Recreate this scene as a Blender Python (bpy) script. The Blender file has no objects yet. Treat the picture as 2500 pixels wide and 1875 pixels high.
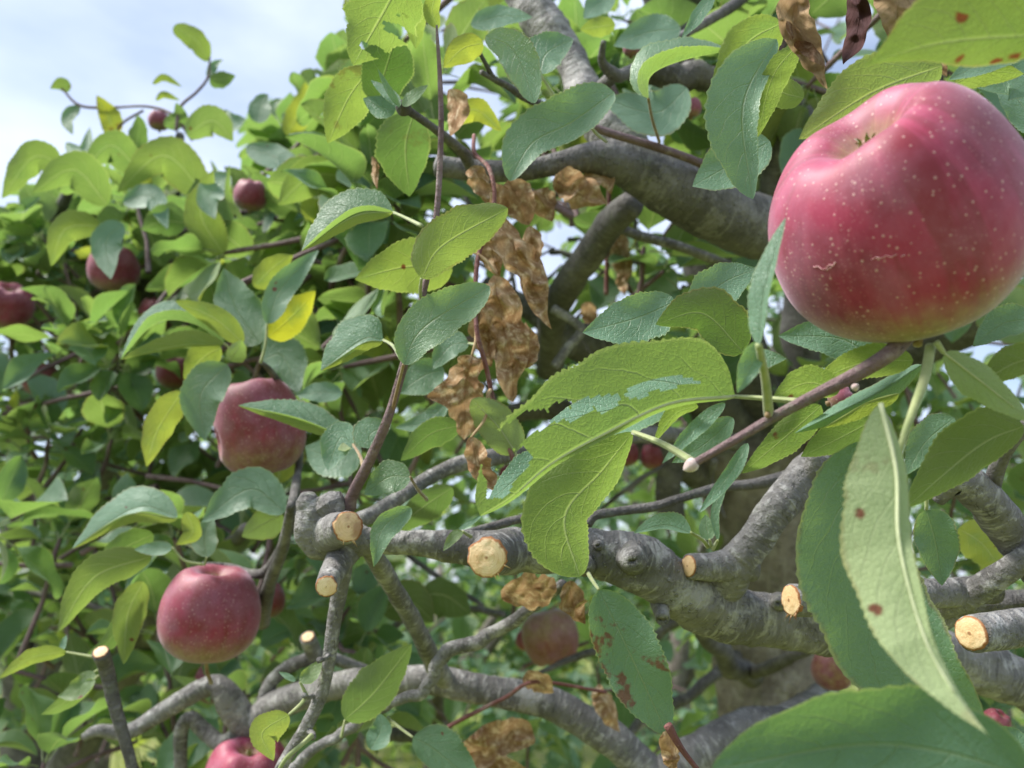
import bpy, math, random
import numpy as np
from mathutils import Vector, Matrix, noise

random.seed(7); rng = np.random.default_rng(7)
sc = bpy.context.scene
COL = sc.collection

# ------------------------------------------------------------------ camera
CAM = Vector((0.0, 0.0, 1.5)); PITCH = math.radians(14.0); F = 1962.0
cam = bpy.data.cameras.new('camera'); camo = bpy.data.objects.new('camera', cam); COL.objects.link(camo)
camo.location = CAM; camo.rotation_euler = (math.pi/2 + PITCH, 0, 0)
cam.sensor_width = 36.0; cam.lens = 36.0*F/2500.0
cam.clip_start = 0.02; cam.clip_end = 900.0
cam.dof.use_dof = True; cam.dof.focus_distance = 0.345; cam.dof.aperture_fstop = cam.lens/2.7
sc.camera = camo

# ------------------------------------------------------------------ sky and sun (thin broken overcast)
SUN_EL, SUN_ROT = math.radians(52), math.radians(-94)
world = bpy.data.worlds.new('World'); sc.world = world; world.use_nodes = True
wn, wl = world.node_tree.nodes, world.node_tree.links
wn.clear()
wout = wn.new('ShaderNodeOutputWorld'); wbg = wn.new('ShaderNodeBackground')
sky = wn.new('ShaderNodeTexSky'); sky.sky_type = 'NISHITA'; sky.sun_disc = False
sky.sun_elevation = SUN_EL; sky.sun_rotation = SUN_ROT; sky.dust_density = 1.5
tc = wn.new('ShaderNodeTexCoord'); mp = wn.new('ShaderNodeMapping'); mp.inputs['Scale'].default_value = (1, 1, 2.6)
cn = wn.new('ShaderNodeTexNoise'); cn.inputs['Scale'].default_value = 2.3; cn.inputs['Detail'].default_value = 6; cn.inputs['Roughness'].default_value = .48
cr = wn.new('ShaderNodeMapRange'); cr.inputs['From Min'].default_value = .36; cr.inputs['From Max'].default_value = .62
cr.inputs['To Min'].default_value = .25; cr.inputs['To Max'].default_value = 1.0
cm = wn.new('ShaderNodeMix'); cm.data_type = 'RGBA'
cm.inputs['B'].default_value = (4.75, 5.35, 6.7, 1)
wl.new(tc.outputs['Generated'], mp.inputs['Vector']); wl.new(mp.outputs['Vector'], cn.inputs['Vector'])
wl.new(cn.outputs['Fac'], cr.inputs['Value']); wl.new(cr.outputs['Result'], cm.inputs['Factor'])
wl.new(sky.outputs['Color'], cm.inputs['A']); wl.new(cm.outputs['Result'], wbg.inputs['Color'])
wbg.inputs['Strength'].default_value = 0.10
wl.new(wbg.outputs['Background'], wout.inputs['Surface'])

sun = bpy.data.lights.new('sun', 'SUN'); suno = bpy.data.objects.new('sun', sun); COL.objects.link(suno)
sun.energy = 3.4; sun.angle = math.radians(15); sun.color = (1.0, .965, .90)
az = math.radians(84)   # sun high on the left
sd = Vector((-math.sin(az)*math.cos(SUN_EL), -math.cos(az)*math.cos(SUN_EL)*.6, math.sin(SUN_EL)))
suno.rotation_euler = sd.to_track_quat('Z', 'Y').to_euler(); suno.location = (0, 0, 20)

sc.view_settings.view_transform = 'Standard'; sc.view_settings.look = 'None'
sc.view_settings.gamma = 1.0; sc.view_settings.use_curve_mapping = False
sc.view_settings.exposure = 1.08
sc.render.engine = 'CYCLES'
cy = sc.cycles
cy.use_denoising = True; cy.max_bounces = 7; cy.diffuse_bounces = 4; cy.glossy_bounces = 2
cy.transmission_bounces = 5; cy.caustics_reflective = False; cy.caustics_refractive = False
cy.use_adaptive_sampling = False

# ------------------------------------------------------------------ small helpers
FWD = Vector((0, math.cos(PITCH), math.sin(PITCH))); UP = Vector((0, -math.sin(PITCH), math.cos(PITCH))); RT = Vector((1, 0, 0))
fA, uA, rA, cA = (np.array(v) for v in (FWD, UP, RT, CAM))
def P(x, y, d):
    return CAM + RT*((x-1250.0)/F*d) + UP*((937.5-y)/F*d) + FWD*d
def PN(x, y, d):
    x = np.asarray(x, float); y = np.asarray(y, float); d = np.asarray(d, float)
    return cA + ((x-1250.0)/F*d)[..., None]*rA + ((937.5-y)/F*d)[..., None]*uA + d[..., None]*fA
def V2P(v):
    r = v-CAM; d = r.dot(FWD)
    return 1250+r.dot(RT)/d*F, 937.5-r.dot(UP)/d*F, d

def cat(pts, n):
    """Catmull-Rom through pts (list of tuples) sampled n+1 times, by chord length"""
    p = np.array(pts, float)
    if len(p) == 2:
        t = np.linspace(0, 1, n+1)[:, None]
        return p[0]*(1-t)+p[1]*t
    L = np.r_[0, np.cumsum(np.linalg.norm(np.diff(p[:, :2], axis=0), axis=1)+1e-6)]; L /= L[-1]
    ext = np.vstack([2*p[0]-p[1], p, 2*p[-1]-p[-2]])
    out = []
    for t in np.linspace(0, 1, n+1):
        k = min(len(p)-2, max(0, int(np.searchsorted(L, t, side='right')-1)))
        u = (t-L[k])/(L[k+1]-L[k])
        a, b, c, d = ext[k], ext[k+1], ext[k+2], ext[k+3]
        out.append(.5*((2*b)+(c-a)*u+(2*a-5*b+4*c-d)*u*u+(3*b-a-3*c+d)*u**3))
    return np.array(out)

def mesh(name, v, f, mat, uv=None, rnd=None, smooth=True):
    me = bpy.data.meshes.new(name)
    v = np.asarray(v, np.float64)
    me.from_pydata(v.tolist(), [], f if isinstance(f, list) else f.tolist())
    if uv is not None:
        li = np.zeros(len(me.loops), np.int32); me.loops.foreach_get('vertex_index', li)
        lay = me.uv_layers.new(name='UVMap'); lay.data.foreach_set('uv', np.asarray(uv, np.float32)[li].ravel())
    if rnd is not None:
        at = me.attributes.new('rnd', 'FLOAT', 'POINT'); at.data.foreach_set('value', np.asarray(rnd, np.float32))
    if smooth: me.polygons.foreach_set('use_smooth', np.ones(len(me.polygons), bool))
    if mat is not None: me.materials.append(mat)
    me.update()
    return me

def link(name, me, parent=None, origin=None, **props):
    """link a mesh given in world coordinates; the origin is moved to `origin`"""
    o = bpy.data.objects.new(name, me); COL.objects.link(o)
    if origin is not None:
        me.transform(Matrix.Translation(-Vector(origin))); o.location = origin
    if parent is not None: attach(o, parent)
    for k, v in props.items(): o[k] = v
    return o
WORLD_M = {}
def wm(o):
    m = o.matrix_basis.copy()
    return wm(o.parent) @ o.matrix_parent_inverse @ m if o.parent else m
def attach(o, parent):
    inv = wm(parent).inverted(); o.parent = parent; o.matrix_parent_inverse = inv
def thing(name, label, cat_, loc, group=None):
    o = bpy.data.objects.new(name, None); COL.objects.link(o); o.location = loc; o.empty_display_size = .1
    o['label'] = label; o['category'] = cat_
    if group: o['group'] = group
    return o

# ------------------------------------------------------------------ materials
class NT:
    def __init__(s, name):
        s.m = bpy.data.materials.new(name); s.m.use_nodes = True
        s.n, s.l = s.m.node_tree.nodes, s.m.node_tree.links; s.n.clear()
        s.out = s.n.new('ShaderNodeOutputMaterial')
    def set(s, sock, v):
        if hasattr(v, 'is_linked') or isinstance(v, bpy.types.NodeSocket): s.l.new(v, sock)
        else:
            if isinstance(v, (tuple, list)) and len(v) == 3 and sock.type == 'RGBA': v = (*v, 1)
            sock.default_value = v
    def math(s, op, a, b=0.0, c=0.0, clamp=False):
        n = s.n.new('ShaderNodeMath'); n.operation = op; n.use_clamp = clamp
        s.set(n.inputs[0], a); s.set(n.inputs[1], b); s.set(n.inputs[2], c); return n.outputs[0]
    def mix(s, f, a, b, bt='MIX'):
        n = s.n.new('ShaderNodeMix'); n.data_type = 'RGBA'; n.blend_type = bt
        s.set(n.inputs['Factor'], f); s.set(n.inputs['A'], a); s.set(n.inputs['B'], b); return n.outputs['Result']
    def ramp(s, v, a, b, lo=0.0, hi=1.0):
        n = s.n.new('ShaderNodeMapRange'); n.interpolation_type = 'SMOOTHSTEP'
        s.set(n.inputs['Value'], v); n.inputs['From Min'].default_value = a; n.inputs['From Max'].default_value = b
        n.inputs['To Min'].default_value = lo; n.inputs['To Max'].default_value = hi; return n.outputs['Result']
    def noise(s, vec, scale, detail=3, rough=.5, dist=0.0):
        n = s.n.new('ShaderNodeTexNoise'); s.set(n.inputs['Vector'], vec); n.inputs['Scale'].default_value = scale
        n.inputs['Detail'].default_value = detail; n.inputs['Roughness'].default_value = rough; n.inputs['Distortion'].default_value = dist
        return n.outputs['Fac']
    def voro(s, vec, scale, feature='F1', rand=1.0, out='Distance'):
        n = s.n.new('ShaderNodeTexVoronoi'); n.feature = feature; s.set(n.inputs['Vector'], vec)
        n.inputs['Scale'].default_value = scale; n.inputs['Randomness'].default_value = rand; return n.outputs[out]
    def attr(s, name, typ='GEOMETRY'):
        n = s.n.new('ShaderNodeAttribute'); n.attribute_name = name; n.attribute_type = typ; return n.outputs['Fac']
    def scale(s, vec, sc_, loc=(0, 0, 0)):
        n = s.n.new('ShaderNodeMapping'); s.set(n.inputs['Vector'], vec); n.inputs['Scale'].default_value = sc_; n.inputs['Location'].default_value = loc
        return n.outputs['Vector']
    def coord(s, which):
        n = s.n.new('ShaderNodeTexCoord'); return n.outputs[which]
    def bump(s, h, strength, dist):
        n = s.n.new('ShaderNodeBump'); s.set(n.inputs['Height'], h); n.inputs['Strength'].default_value = strength
        n.inputs['Distance'].default_value = dist; return n.outputs['Normal']
    def bsdf(s, col, rough=.6, spec=.5, normal=None, **kw):
        n = s.n.new('ShaderNodeBsdfPrincipled'); s.set(n.inputs['Base Color'], col); s.set(n.inputs['Roughness'], rough)
        s.set(n.inputs['Specular IOR Level'], spec)
        if normal is not None: s.set(n.inputs['Normal'], normal)
        for k, v in kw.items(): s.set(n.inputs[k.replace('_', ' ')], v)
        return n.outputs[0]
    def mixs(s, f, a, b):
        n = s.n.new('ShaderNodeMixShader'); s.set(n.inputs[0], f); s.l.new(a, n.inputs[1]); s.l.new(b, n.inputs[2]); return n.outputs[0]
    def done(s, sh): s.l.new(sh, s.out.inputs['Surface']); return s.m

def leaf_material():
    t = NT('leaf_green')
    uv = t.coord('UV'); sep = t.n.new('ShaderNodeSeparateXYZ'); t.l.new(uv, sep.inputs[0])
    u, v = sep.outputs[0], sep.outputs[1]
    a = t.math('MULTIPLY', t.math('ABSOLUTE', t.math('SUBTRACT', v, .5)), 2.0)
    oi = t.n.new('ShaderNodeObjectInfo')
    r = t.math('FRACT', t.math('ADD', oi.outputs['Random'], t.attr('rnd')))
    r2 = t.math('FRACT', t.math('MULTIPLY', r, 7.31)); r3 = t.math('FRACT', t.math('MULTIPLY', r, 23.7))
    obj = t.n.new('ShaderNodeNewGeometry')
    pos = obj.outputs['Position']
    tone = t.ramp(t.noise(pos, 20, 3, .55), .35, .65)
    # veins
    mid = t.ramp(a, .012, .05, 1, 0)
    wob = t.math('MULTIPLY', t.math('SUBTRACT', t.noise(pos, 45, 3), .5), .16)
    k = t.math('MULTIPLY', t.math('ADD', t.math('SUBTRACT', u, t.math('MULTIPLY', t.math('POWER', a, 1.3), .30)), wob), t.math('ADD', 5.6, t.math('MULTIPLY', r2, 2.4)))
    side = t.math('GREATER_THAN', v, .5)
    k = t.math('ADD', k, t.math('MULTIPLY', side, .45))
    fr = t.math('ABSOLUTE', t.math('SUBTRACT', t.math('FRACT', k), .5))
    lat = t.math('MULTIPLY', t.ramp(fr, .455, .495, 0, 1), t.ramp(a, .55, .95, 1, 0))
    lat = t.math('MULTIPLY', lat, t.ramp(t.noise(pos, 60, 2), .3, .6, .25, 1))
    net = t.ramp(t.voro(pos, 620, 'DISTANCE_TO_EDGE'), .02, .12, 1, 0)
    vein = t.math('MAXIMUM', mid, t.math('MULTIPLY', lat, .55))
    mott = t.noise(pos, 55, 4, .6)
    # colours of the two sides
    top = t.mix(r, (.048, .135, .062), (.105, .215, .090))
    top = t.mix(t.ramp(mott, .35, .7), top, t.mix(.5, top, (.120, .235, .125)))
    pal = t.math('ADD', t.attr('pale', 'OBJECT'), t.ramp(r3, .45, .85, 0, .75), clamp=True)
    top = t.mix(pal, top, t.mix(mott, (.150, .300, .195), (.245, .425, .295)))
    top = t.mix(t.math('MULTIPLY', vein, .34), top, (.27, .37, .19))
    und = t.mix(r, (.135, .20, .060), (.22, .285, .095))
    und = t.mix(t.math('MULTIPLY', vein, .75), und, (.46, .52, .26))
    und = t.mix(t.math('MULTIPLY', net, .10), und, (.30, .36, .16))
    trn = t.mix(r2, (.205, .385, .085), (.31, .455, .090))
    trn = t.mix(t.math('MULTIPLY', vein, .55), trn, (.48, .58, .20))
    trn = t.mix(t.math('MULTIPLY', net, .18), trn, (.50, .66, .12))
    top = t.mix(t.math('MULTIPLY', tone, .35), top, (.045, .105, .050)); und = t.mix(t.math('MULTIPLY', tone, .25), und, (.30, .36, .17)); trn = t.mix(t.math('MULTIPLY', tone, .30), trn, (.22, .40, .05))
    # yellowing
    yel = t.math('ADD', t.attr('yellow', 'OBJECT'), t.math('MULTIPLY', t.ramp(r3, .90, 1.0, 0, .5), t.math('SUBTRACT', 1.0, t.attr('hero', 'OBJECT'))), clamp=True)
    ye = t.math('MULTIPLY', yel, t.ramp(t.math('ADD', mott, t.math('MULTIPLY', a, .22)), .30, .65, .35, 1))
    top = t.mix(ye, top, (.30, .33, .045)); und = t.mix(ye, und, (.42, .44, .07)); trn = t.mix(ye, trn, (.66, .66, .035))
    # pale underside of some leaves
    pale = t.attr('pale', 'OBJECT')
    und = t.mix(pale, und, t.mix(tone, (.36, .45, .22), (.47, .55, .29))); und = t.mix(t.math('MULTIPLY', vein, .5), und, (.60, .64, .40))
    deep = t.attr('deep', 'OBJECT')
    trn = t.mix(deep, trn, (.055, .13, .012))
    # rusty edge and scab spots
    edge = t.math('MULTIPLY', t.ramp(t.math('ADD', a, t.math('MULTIPLY', t.noise(pos, 160, 2), .25)), 1.02, 1.14), .5)
    spk = t.voro(pos, 75, 'F1')
    spt = t.math('MULTIPLY', t.ramp(t.math('ADD', spk, t.math('MULTIPLY', t.noise(pos, 500, 2), .14)), .17, .24, 1, 0),
                 t.math('GREATER_THAN', t.math('ADD', t.noise(pos, 28, 1), t.math('MULTIPLY', t.math('ADD', t.attr('spot', 'OBJECT'), t.ramp(r2, .75, 1, 0, .12)), .3)), .66))
    blo = t.math('MULTIPLY', t.ramp(t.noise(pos, 42, 4, .65), .56, .62), t.attr('blotch', 'OBJECT'))
    bad = t.math('MAXIMUM', t.math('MAXIMUM', spt, blo), t.math('MULTIPLY', edge, t.ramp(r2, .5, .9)))
    brown = t.mix(t.noise(pos, 260, 2), (.11, .030, .012), (.30, .12, .055))
    top = t.mix(bad, top, brown); und = t.mix(bad, und, brown); trn = t.mix(bad, trn, (.16, .045, .012))
    # quilted relief between the veins
    hgt = t.math('ADD', t.math('MULTIPLY', t.noise(pos, 80, 3), 1.5), t.math('MULTIPLY', t.noise(pos, 420, 3), .25))
    hgt = t.math('SUBTRACT', hgt, t.math('MULTIPLY', t.math('ADD', t.math('MULTIPLY', mid, .9), t.math('MULTIPLY', lat, .75)), t.math('SUBTRACT', 1.0, t.math('MULTIPLY', obj.outputs['Backfacing'], 2.0))))
    hgt = t.math('SUBTRACT', hgt, t.math('MULTIPLY', net, .18))
    rim = t.math('MULTIPLY', t.ramp(a, .93, .985), .45)
    top = t.mix(rim, top, (.34, .42, .16)); und = t.mix(rim, und, (.42, .48, .18)); trn = t.mix(t.math('MULTIPLY', rim, .7), trn, (.70, .80, .22))
    nb = t.bump(hgt, .6, .0013)
    s1 = t.bsdf(top, t.math('ADD', .36, t.math('MULTIPLY', mott, .2)), .70, nb, Sheen_Weight=.30, Sheen_Roughness=.5, Sheen_Tint=(.80, .97, .92))
    s2 = t.bsdf(und, .75, .25, nb, Sheen_Weight=.3, Sheen_Roughness=.6)
    sh = t.mixs(obj.outputs['Backfacing'], s1, s2)
    tr = t.n.new('ShaderNodeBsdfTranslucent'); t.l.new(trn, tr.inputs['Color']); t.l.new(nb, tr.inputs['Normal'])
    return t.done(t.mixs(.46, sh, tr.outputs[0]))

def dead_material():
    t = NT('leaf_dry')
    geo = t.n.new('ShaderNodeNewGeometry'); pos = geo.outputs['Position']
    uv = t.coord('UV'); sep = t.n.new('ShaderNodeSeparateXYZ'); t.l.new(uv, sep.inputs[0])
    a = t.math('MULTIPLY', t.math('ABSOLUTE', t.math('SUBTRACT', sep.outputs[1], .5)), 2.0)
    fr = t.math('ABSOLUTE', t.math('SUBTRACT', t.math('FRACT', t.math('MULTIPLY', t.math('SUBTRACT', sep.outputs[0], t.math('MULTIPLY', a, .3)), 8)), .5))
    vein = t.math('MAXIMUM', t.ramp(a, .015, .07, 1, 0), t.math('MULTIPLY', t.ramp(fr, .42, .49), .7))
    n1 = t.noise(pos, 60, 5, .6); n2 = t.noise(pos, 190, 4, .65)
    c = t.mix(t.ramp(n1, .35, .68), (.27, .145, .068), (.50, .33, .18))
    c = t.mix(t.ramp(n2, .46, .68), c, (.70, .54, .36))
    c = t.mix(t.math('MULTIPLY', t.ramp(n2, .30, .42, 1, 0), .45), c, (.10, .055, .030))
    c = t.mix(t.math('MULTIPLY', vein, .5), c, (.26, .12, .055))
    dk = t.attr('dark', 'OBJECT'); c = t.mix(dk, c, t.mix(n1, (.020, .008, .010), (.085, .025, .022)))
    fz = t.attr('fuzzy', 'OBJECT'); c = t.mix(fz, c, t.mix(n2, (.22, .14, .075), (.42, .30, .17)))
    h = t.math('ADD', t.math('MULTIPLY', n1, 1.2), t.math('ADD', t.math('MULTIPLY', n2, .5), t.math('MULTIPLY', vein, .4)))
    nb = t.bump(h, .6, .003)
    s = t.bsdf(c, .8, .2, nb)
    tr = t.n.new('ShaderNodeBsdfTranslucent'); t.l.new(t.mix(.5, c, (.60, .40, .20)), tr.inputs['Color'])
    return t.done(t.mixs(t.math('SUBTRACT', .30, t.math('MULTIPLY', dk, .25)), s, tr.outputs[0]))

def bark_material(name, c0, c1, c2, ring=1.0, rs=(260, 5, 1)):
    t = NT(name)
    uv = t.coord('UV'); geo = t.n.new('ShaderNodeNewGeometry'); pos = geo.outputs['Position']
    n1 = t.noise(pos, 26, 5, .6); n2 = t.noise(pos, 150, 5, .65)
    rings = t.noise(t.scale(uv, rs), 1.0, 4, .6, .4)        # wrinkles running round the limb
    lent = t.voro(t.scale(uv, (210, 22, 1)), 1.0, 'F1')
    col = t.mix(t.ramp(n1, .32, .68), c0, c1)
    col = t.mix(t.math('MULTIPLY', t.ramp(rings, .52, .70), .55*ring), col, c2)
    col = t.mix(t.math('MULTIPLY', t.ramp(rings, .28, .40, 1, 0), .6*ring), col, (.022, .019, .017))
    col = t.mix(t.math('MULTIPLY', t.ramp(n2, .60, .72), .55), col, c2)
    col = t.mix(t.math('MULTIPLY', t.ramp(n2, .26, .36, 1, 0), .65), col, (.018, .015, .013))
    col = t.mix(t.math('MULTIPLY', t.ramp(lent, .08, .18, 1, 0), .5), col, c2)
    lich = t.math('MULTIPLY', t.ramp(t.noise(pos, 44, 5, .7), .53, .62), .42)
    col = t.mix(lich, col, c2)
    lic2 = t.math('MULTIPLY', t.ramp(t.noise(t.scale(pos, (1, 1, 1), (3, 1, 7)), 60, 5, .75), .57, .65), .32)
    col = t.mix(lic2, col, (.20, .225, .15))
    crk = t.ramp(t.voro(t.scale(uv, (150, 9, 1)), 1.0, 'DISTANCE_TO_EDGE'), .0, .05, 1, 0)
    col = t.mix(t.math('MULTIPLY', t.math('MULTIPLY', crk, t.ramp(t.noise(pos, 75, 3), .52, .64)), .55), col, (.02, .017, .015))
    h = t.math('ADD', t.math('MULTIPLY', rings, .7*ring), t.math('ADD', t.math('MULTIPLY', n2, .8), t.math('MULTIPLY', t.ramp(lent, .05, .2, 1, 0), .5)))
    return t.done(t.bsdf(col, .72, .35, t.bump(h, 1.0, .0035)))

def cut_material():
    t = NT('cut_wood')
    uv = t.coord('UV'); sep = t.n.new('ShaderNodeSeparateXYZ'); t.l.new(uv, sep.inputs[0])
    r = sep.outputs[0]; geo = t.n.new('ShaderNodeNewGeometry'); pos = geo.outputs['Position']
    n = t.noise(pos, 420, 4, .6); n0 = t.noise(pos, 90, 3)
    rr = t.math('ADD', r, t.math('MULTIPLY', t.math('SUBTRACT', n0, .5), .30))
    c = t.mix(t.ramp(n0, .35, .65), (.72, .50, .27), (.86, .68, .43))
    g = t.math('ABSOLUTE', t.math('SUBTRACT', t.math('FRACT', t.math('MULTIPLY', rr, 5)), .5))
    c = t.mix(t.math('MULTIPLY', t.ramp(g, .38, .5), .35), c, (.50, .26, .10))
    c = t.mix(t.math('MULTIPLY', t.ramp(n, .55, .72), .35), c, (.50, .23, .08))
    c = t.mix(t.ramp(t.math('ADD', rr, t.math('MULTIPLY', t.math('SUBTRACT', n, .5), .25)), .84, .97), c, (.36, .155, .065))
    c = t.mix(t.math('MULTIPLY', t.ramp(rr, .03, .12, 1, 0), .8), c, (.28, .12, .05))
    c = t.mix(t.math('MULTIPLY', t.attr('old', 'OBJECT'), t.ramp(n0, .40, .60, 0, .75)), c, (.27, .11, .045))
    return t.done(t.bsdf(c, .75, .25, t.bump(n, .5, .0012)))

def apple_material():
    t = NT('apple_skin')
    ob = t.coord('Object'); uv = t.coord('UV')     # uv.x round the axis, uv.y calyx (0) to stem (1)
    sep = t.n.new('ShaderNodeSeparateXYZ'); t.l.new(uv, sep.inputs[0])
    th = t.math('MULTIPLY', sep.outputs[0], 2*math.pi)
    cmb = t.n.new('ShaderNodeCombineXYZ')
    t.l.new(t.math('MULTIPLY', t.math('COSINE', th), 6.0), cmb.inputs[0]); t.l.new(t.math('MULTIPLY', t.math('SINE', th), 6.0), cmb.inputs[1])
    t.l.new(t.math('MULTIPLY', sep.outputs[1], 2.2), cmb.inputs[2])
    oi = t.n.new('ShaderNodeObjectInfo')
    strk = t.math('ADD', t.math('MULTIPLY', t.noise(cmb.outputs[0], 1.7, 6, .7), .62), t.math('MULTIPLY', t.noise(t.scale(ob, (170, 170, 170)), 1.0, 5, .7), .38))
    big = t.noise(t.scale(ob, (26, 26, 26)), 1.0, 3, .5)
    gr = t.attr('green', 'OBJECT')
    nf = t.noise(t.scale(ob, (330, 330, 330)), 1.0, 3, .6)
    red = t.mix(t.ramp(big, .38, .64), (.31, .011, .055), (.165, .003, .017))
    red = t.mix(t.math('MULTIPLY', t.ramp(strk, .44, .64), .30), red, (.46, .060, .120))
    red = t.mix(t.math('MULTIPLY', t.ramp(t.noise(t.scale(cmb.outputs[0], (.35, .35, .55)), 1.6, 4, .6), .47, .60), .85), red, (.20, .003, .014))
    ground = t.mix(t.ramp(nf, .3, .7), (.24, .19, .055), (.34, .29, .10))
    gm = t.math('ADD', t.math('MULTIPLY', t.ramp(sep.outputs[1], .42, .78), .88), t.math('MULTIPLY', t.math('SUBTRACT', strk, .5), .75))
    gm = t.math('ADD', gm, t.math('MULTIPLY', gr, .75), clamp=True)
    gm = t.math('ADD', gm, t.math('MULTIPLY', t.ramp(sep.outputs[1], .05, .17, 1, 0), .55), clamp=True)
    c = t.mix(t.ramp(gm, .18, .85), red, ground)
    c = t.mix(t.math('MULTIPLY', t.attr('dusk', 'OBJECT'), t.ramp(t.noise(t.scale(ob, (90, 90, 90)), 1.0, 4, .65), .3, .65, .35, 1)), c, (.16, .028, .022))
    bloom = t.math('MULTIPLY', t.ramp(t.noise(t.scale(ob, (60, 60, 60)), 1.0, 4, .6), .28, .75), .26)
    c = t.mix(bloom, c, (.50, .24, .36))
    dots = t.voro(t.scale(ob, (560, 560, 560)), 1.0, 'F1', 1.0)
    cell = t.voro(t.scale(ob, (560, 560, 560)), 1.0, 'F1', 1.0, 'Color')
    s2 = t.n.new('ShaderNodeSeparateColor'); t.l.new(cell, s2.inputs[0])
    rad = t.math('MULTIPLY', t.ramp(s2.outputs[0], .25, 1.0, 0.10, 1.0), .25)
    dm = t.math('MULTIPLY', t.ramp(t.math('SUBTRACT', dots, rad), -.06, .08, 1, 0), t.ramp(s2.outputs[0], .25, .60))
    c = t.mix(t.math('MULTIPLY', dm, .42), c, (.76, .52, .46))
    d2 = t.voro(t.scale(ob, (760, 760, 760)), 1.0, 'F1', 1.0)
    c = t.mix(t.math('MULTIPLY', t.ramp(d2, .14, .26, 1, 0), t.math('MULTIPLY', t.ramp(big, .35, .6), .28)), c, (.70, .38, .40))
    rough = t.math('ADD', .46, t.math('MULTIPLY', big, .22))
    h = t.math('ADD', t.math('MULTIPLY', dm, .4), t.math('MULTIPLY', nf, .35))
    return t.done(t.bsdf(c, rough, .5, t.bump(h, .25, .0006), Subsurface_Weight=.06, Subsurface_Radius=(.004, .0012, .0008),
                         Sheen_Weight=.30, Sheen_Roughness=.45, Sheen_Tint=(.98, .80, 1.0), Coat_Weight=.0, Coat_Roughness=.35))

def plain(name, c0, c1, scale=120, rough=.7, spec=.3, sheen=0.0, trans=0.0):
    t = NT(name); geo = t.n.new('ShaderNodeNewGeometry'); n = t.noise(geo.outputs['Position'], scale, 4, .6)
    c = t.mix(t.ramp(n, .3, .7), c0, c1)
    s = t.bsdf(c, rough, spec, t.bump(n, .4, .001), Sheen_Weight=sheen)
    if trans:
        tr = t.n.new('ShaderNodeBsdfTranslucent'); t.l.new(c, tr.inputs['Color']); s = t.mixs(trans, s, tr.outputs[0])
    return t.done(s)

M_LEAF, M_DEAD = leaf_material(), dead_material()
M_BARK = bark_material('bark_grey', (.115, .108, .103), (.245, .233, .223), (.56, .545, .52))
M_DARK = bark_material('bark_dark', (.080, .074, .070), (.165, .154, .146), (.31, .295, .28), .8)
M_TRUNK = bark_material('bark_trunk', (.13, .105, .092), (.29, .25, .225), (.44, .41, .38), 1.0, (9, 16, 1))
M_SHOOT = bark_material('bark_shoot', (.12, .072, .076), (.215, .145, .15), (.36, .29, .28), .35)
M_RED = bark_material('bark_red_shoot', (.15, .055, .050), (.25, .105, .095), (.38, .25, .22), .3)
M_CUT, M_APPLE = cut_material(), apple_material()
M_PET = plain('petiole_green', (.27, .33, .12), (.40, .43, .20), 160, .6, .3, .4, .15)
M_PETR = plain('petiole_reddish', (.22, .12, .06), (.34, .26, .12), 160, .6, .3, .3, .1)
M_PALEVEIN = plain('vein_pale', (.48, .54, .30), (.58, .62, .38), 200, .8, .2, .3, .25)
M_DRYST = plain('stalk_dry', (.30, .19, .10), (.50, .37, .22), 160, .8, .2)
M_BUD = plain('bud_woolly', (.42, .30, .29), (.66, .55, .52), 300, .9, .1, .8)
M_SEPAL = plain('sepal_green', (.20, .26, .06), (.34, .36, .13), 250, .8, .2, .5)
M_SCAR = plain('scar_corky', (.60, .30, .33), (.72, .46, .48), 400, .9, .1)

# ------------------------------------------------------------------ leaf shapes
def prof(t, blunt=.58, tip=.82):
    w = np.power(np.clip(t, 0, 1), blunt)*np.power(np.clip(1-t, 0, 1), tip)
    tm = blunt/(blunt+tip); return w/(tm**blunt*(1-tm)**tip)

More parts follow.
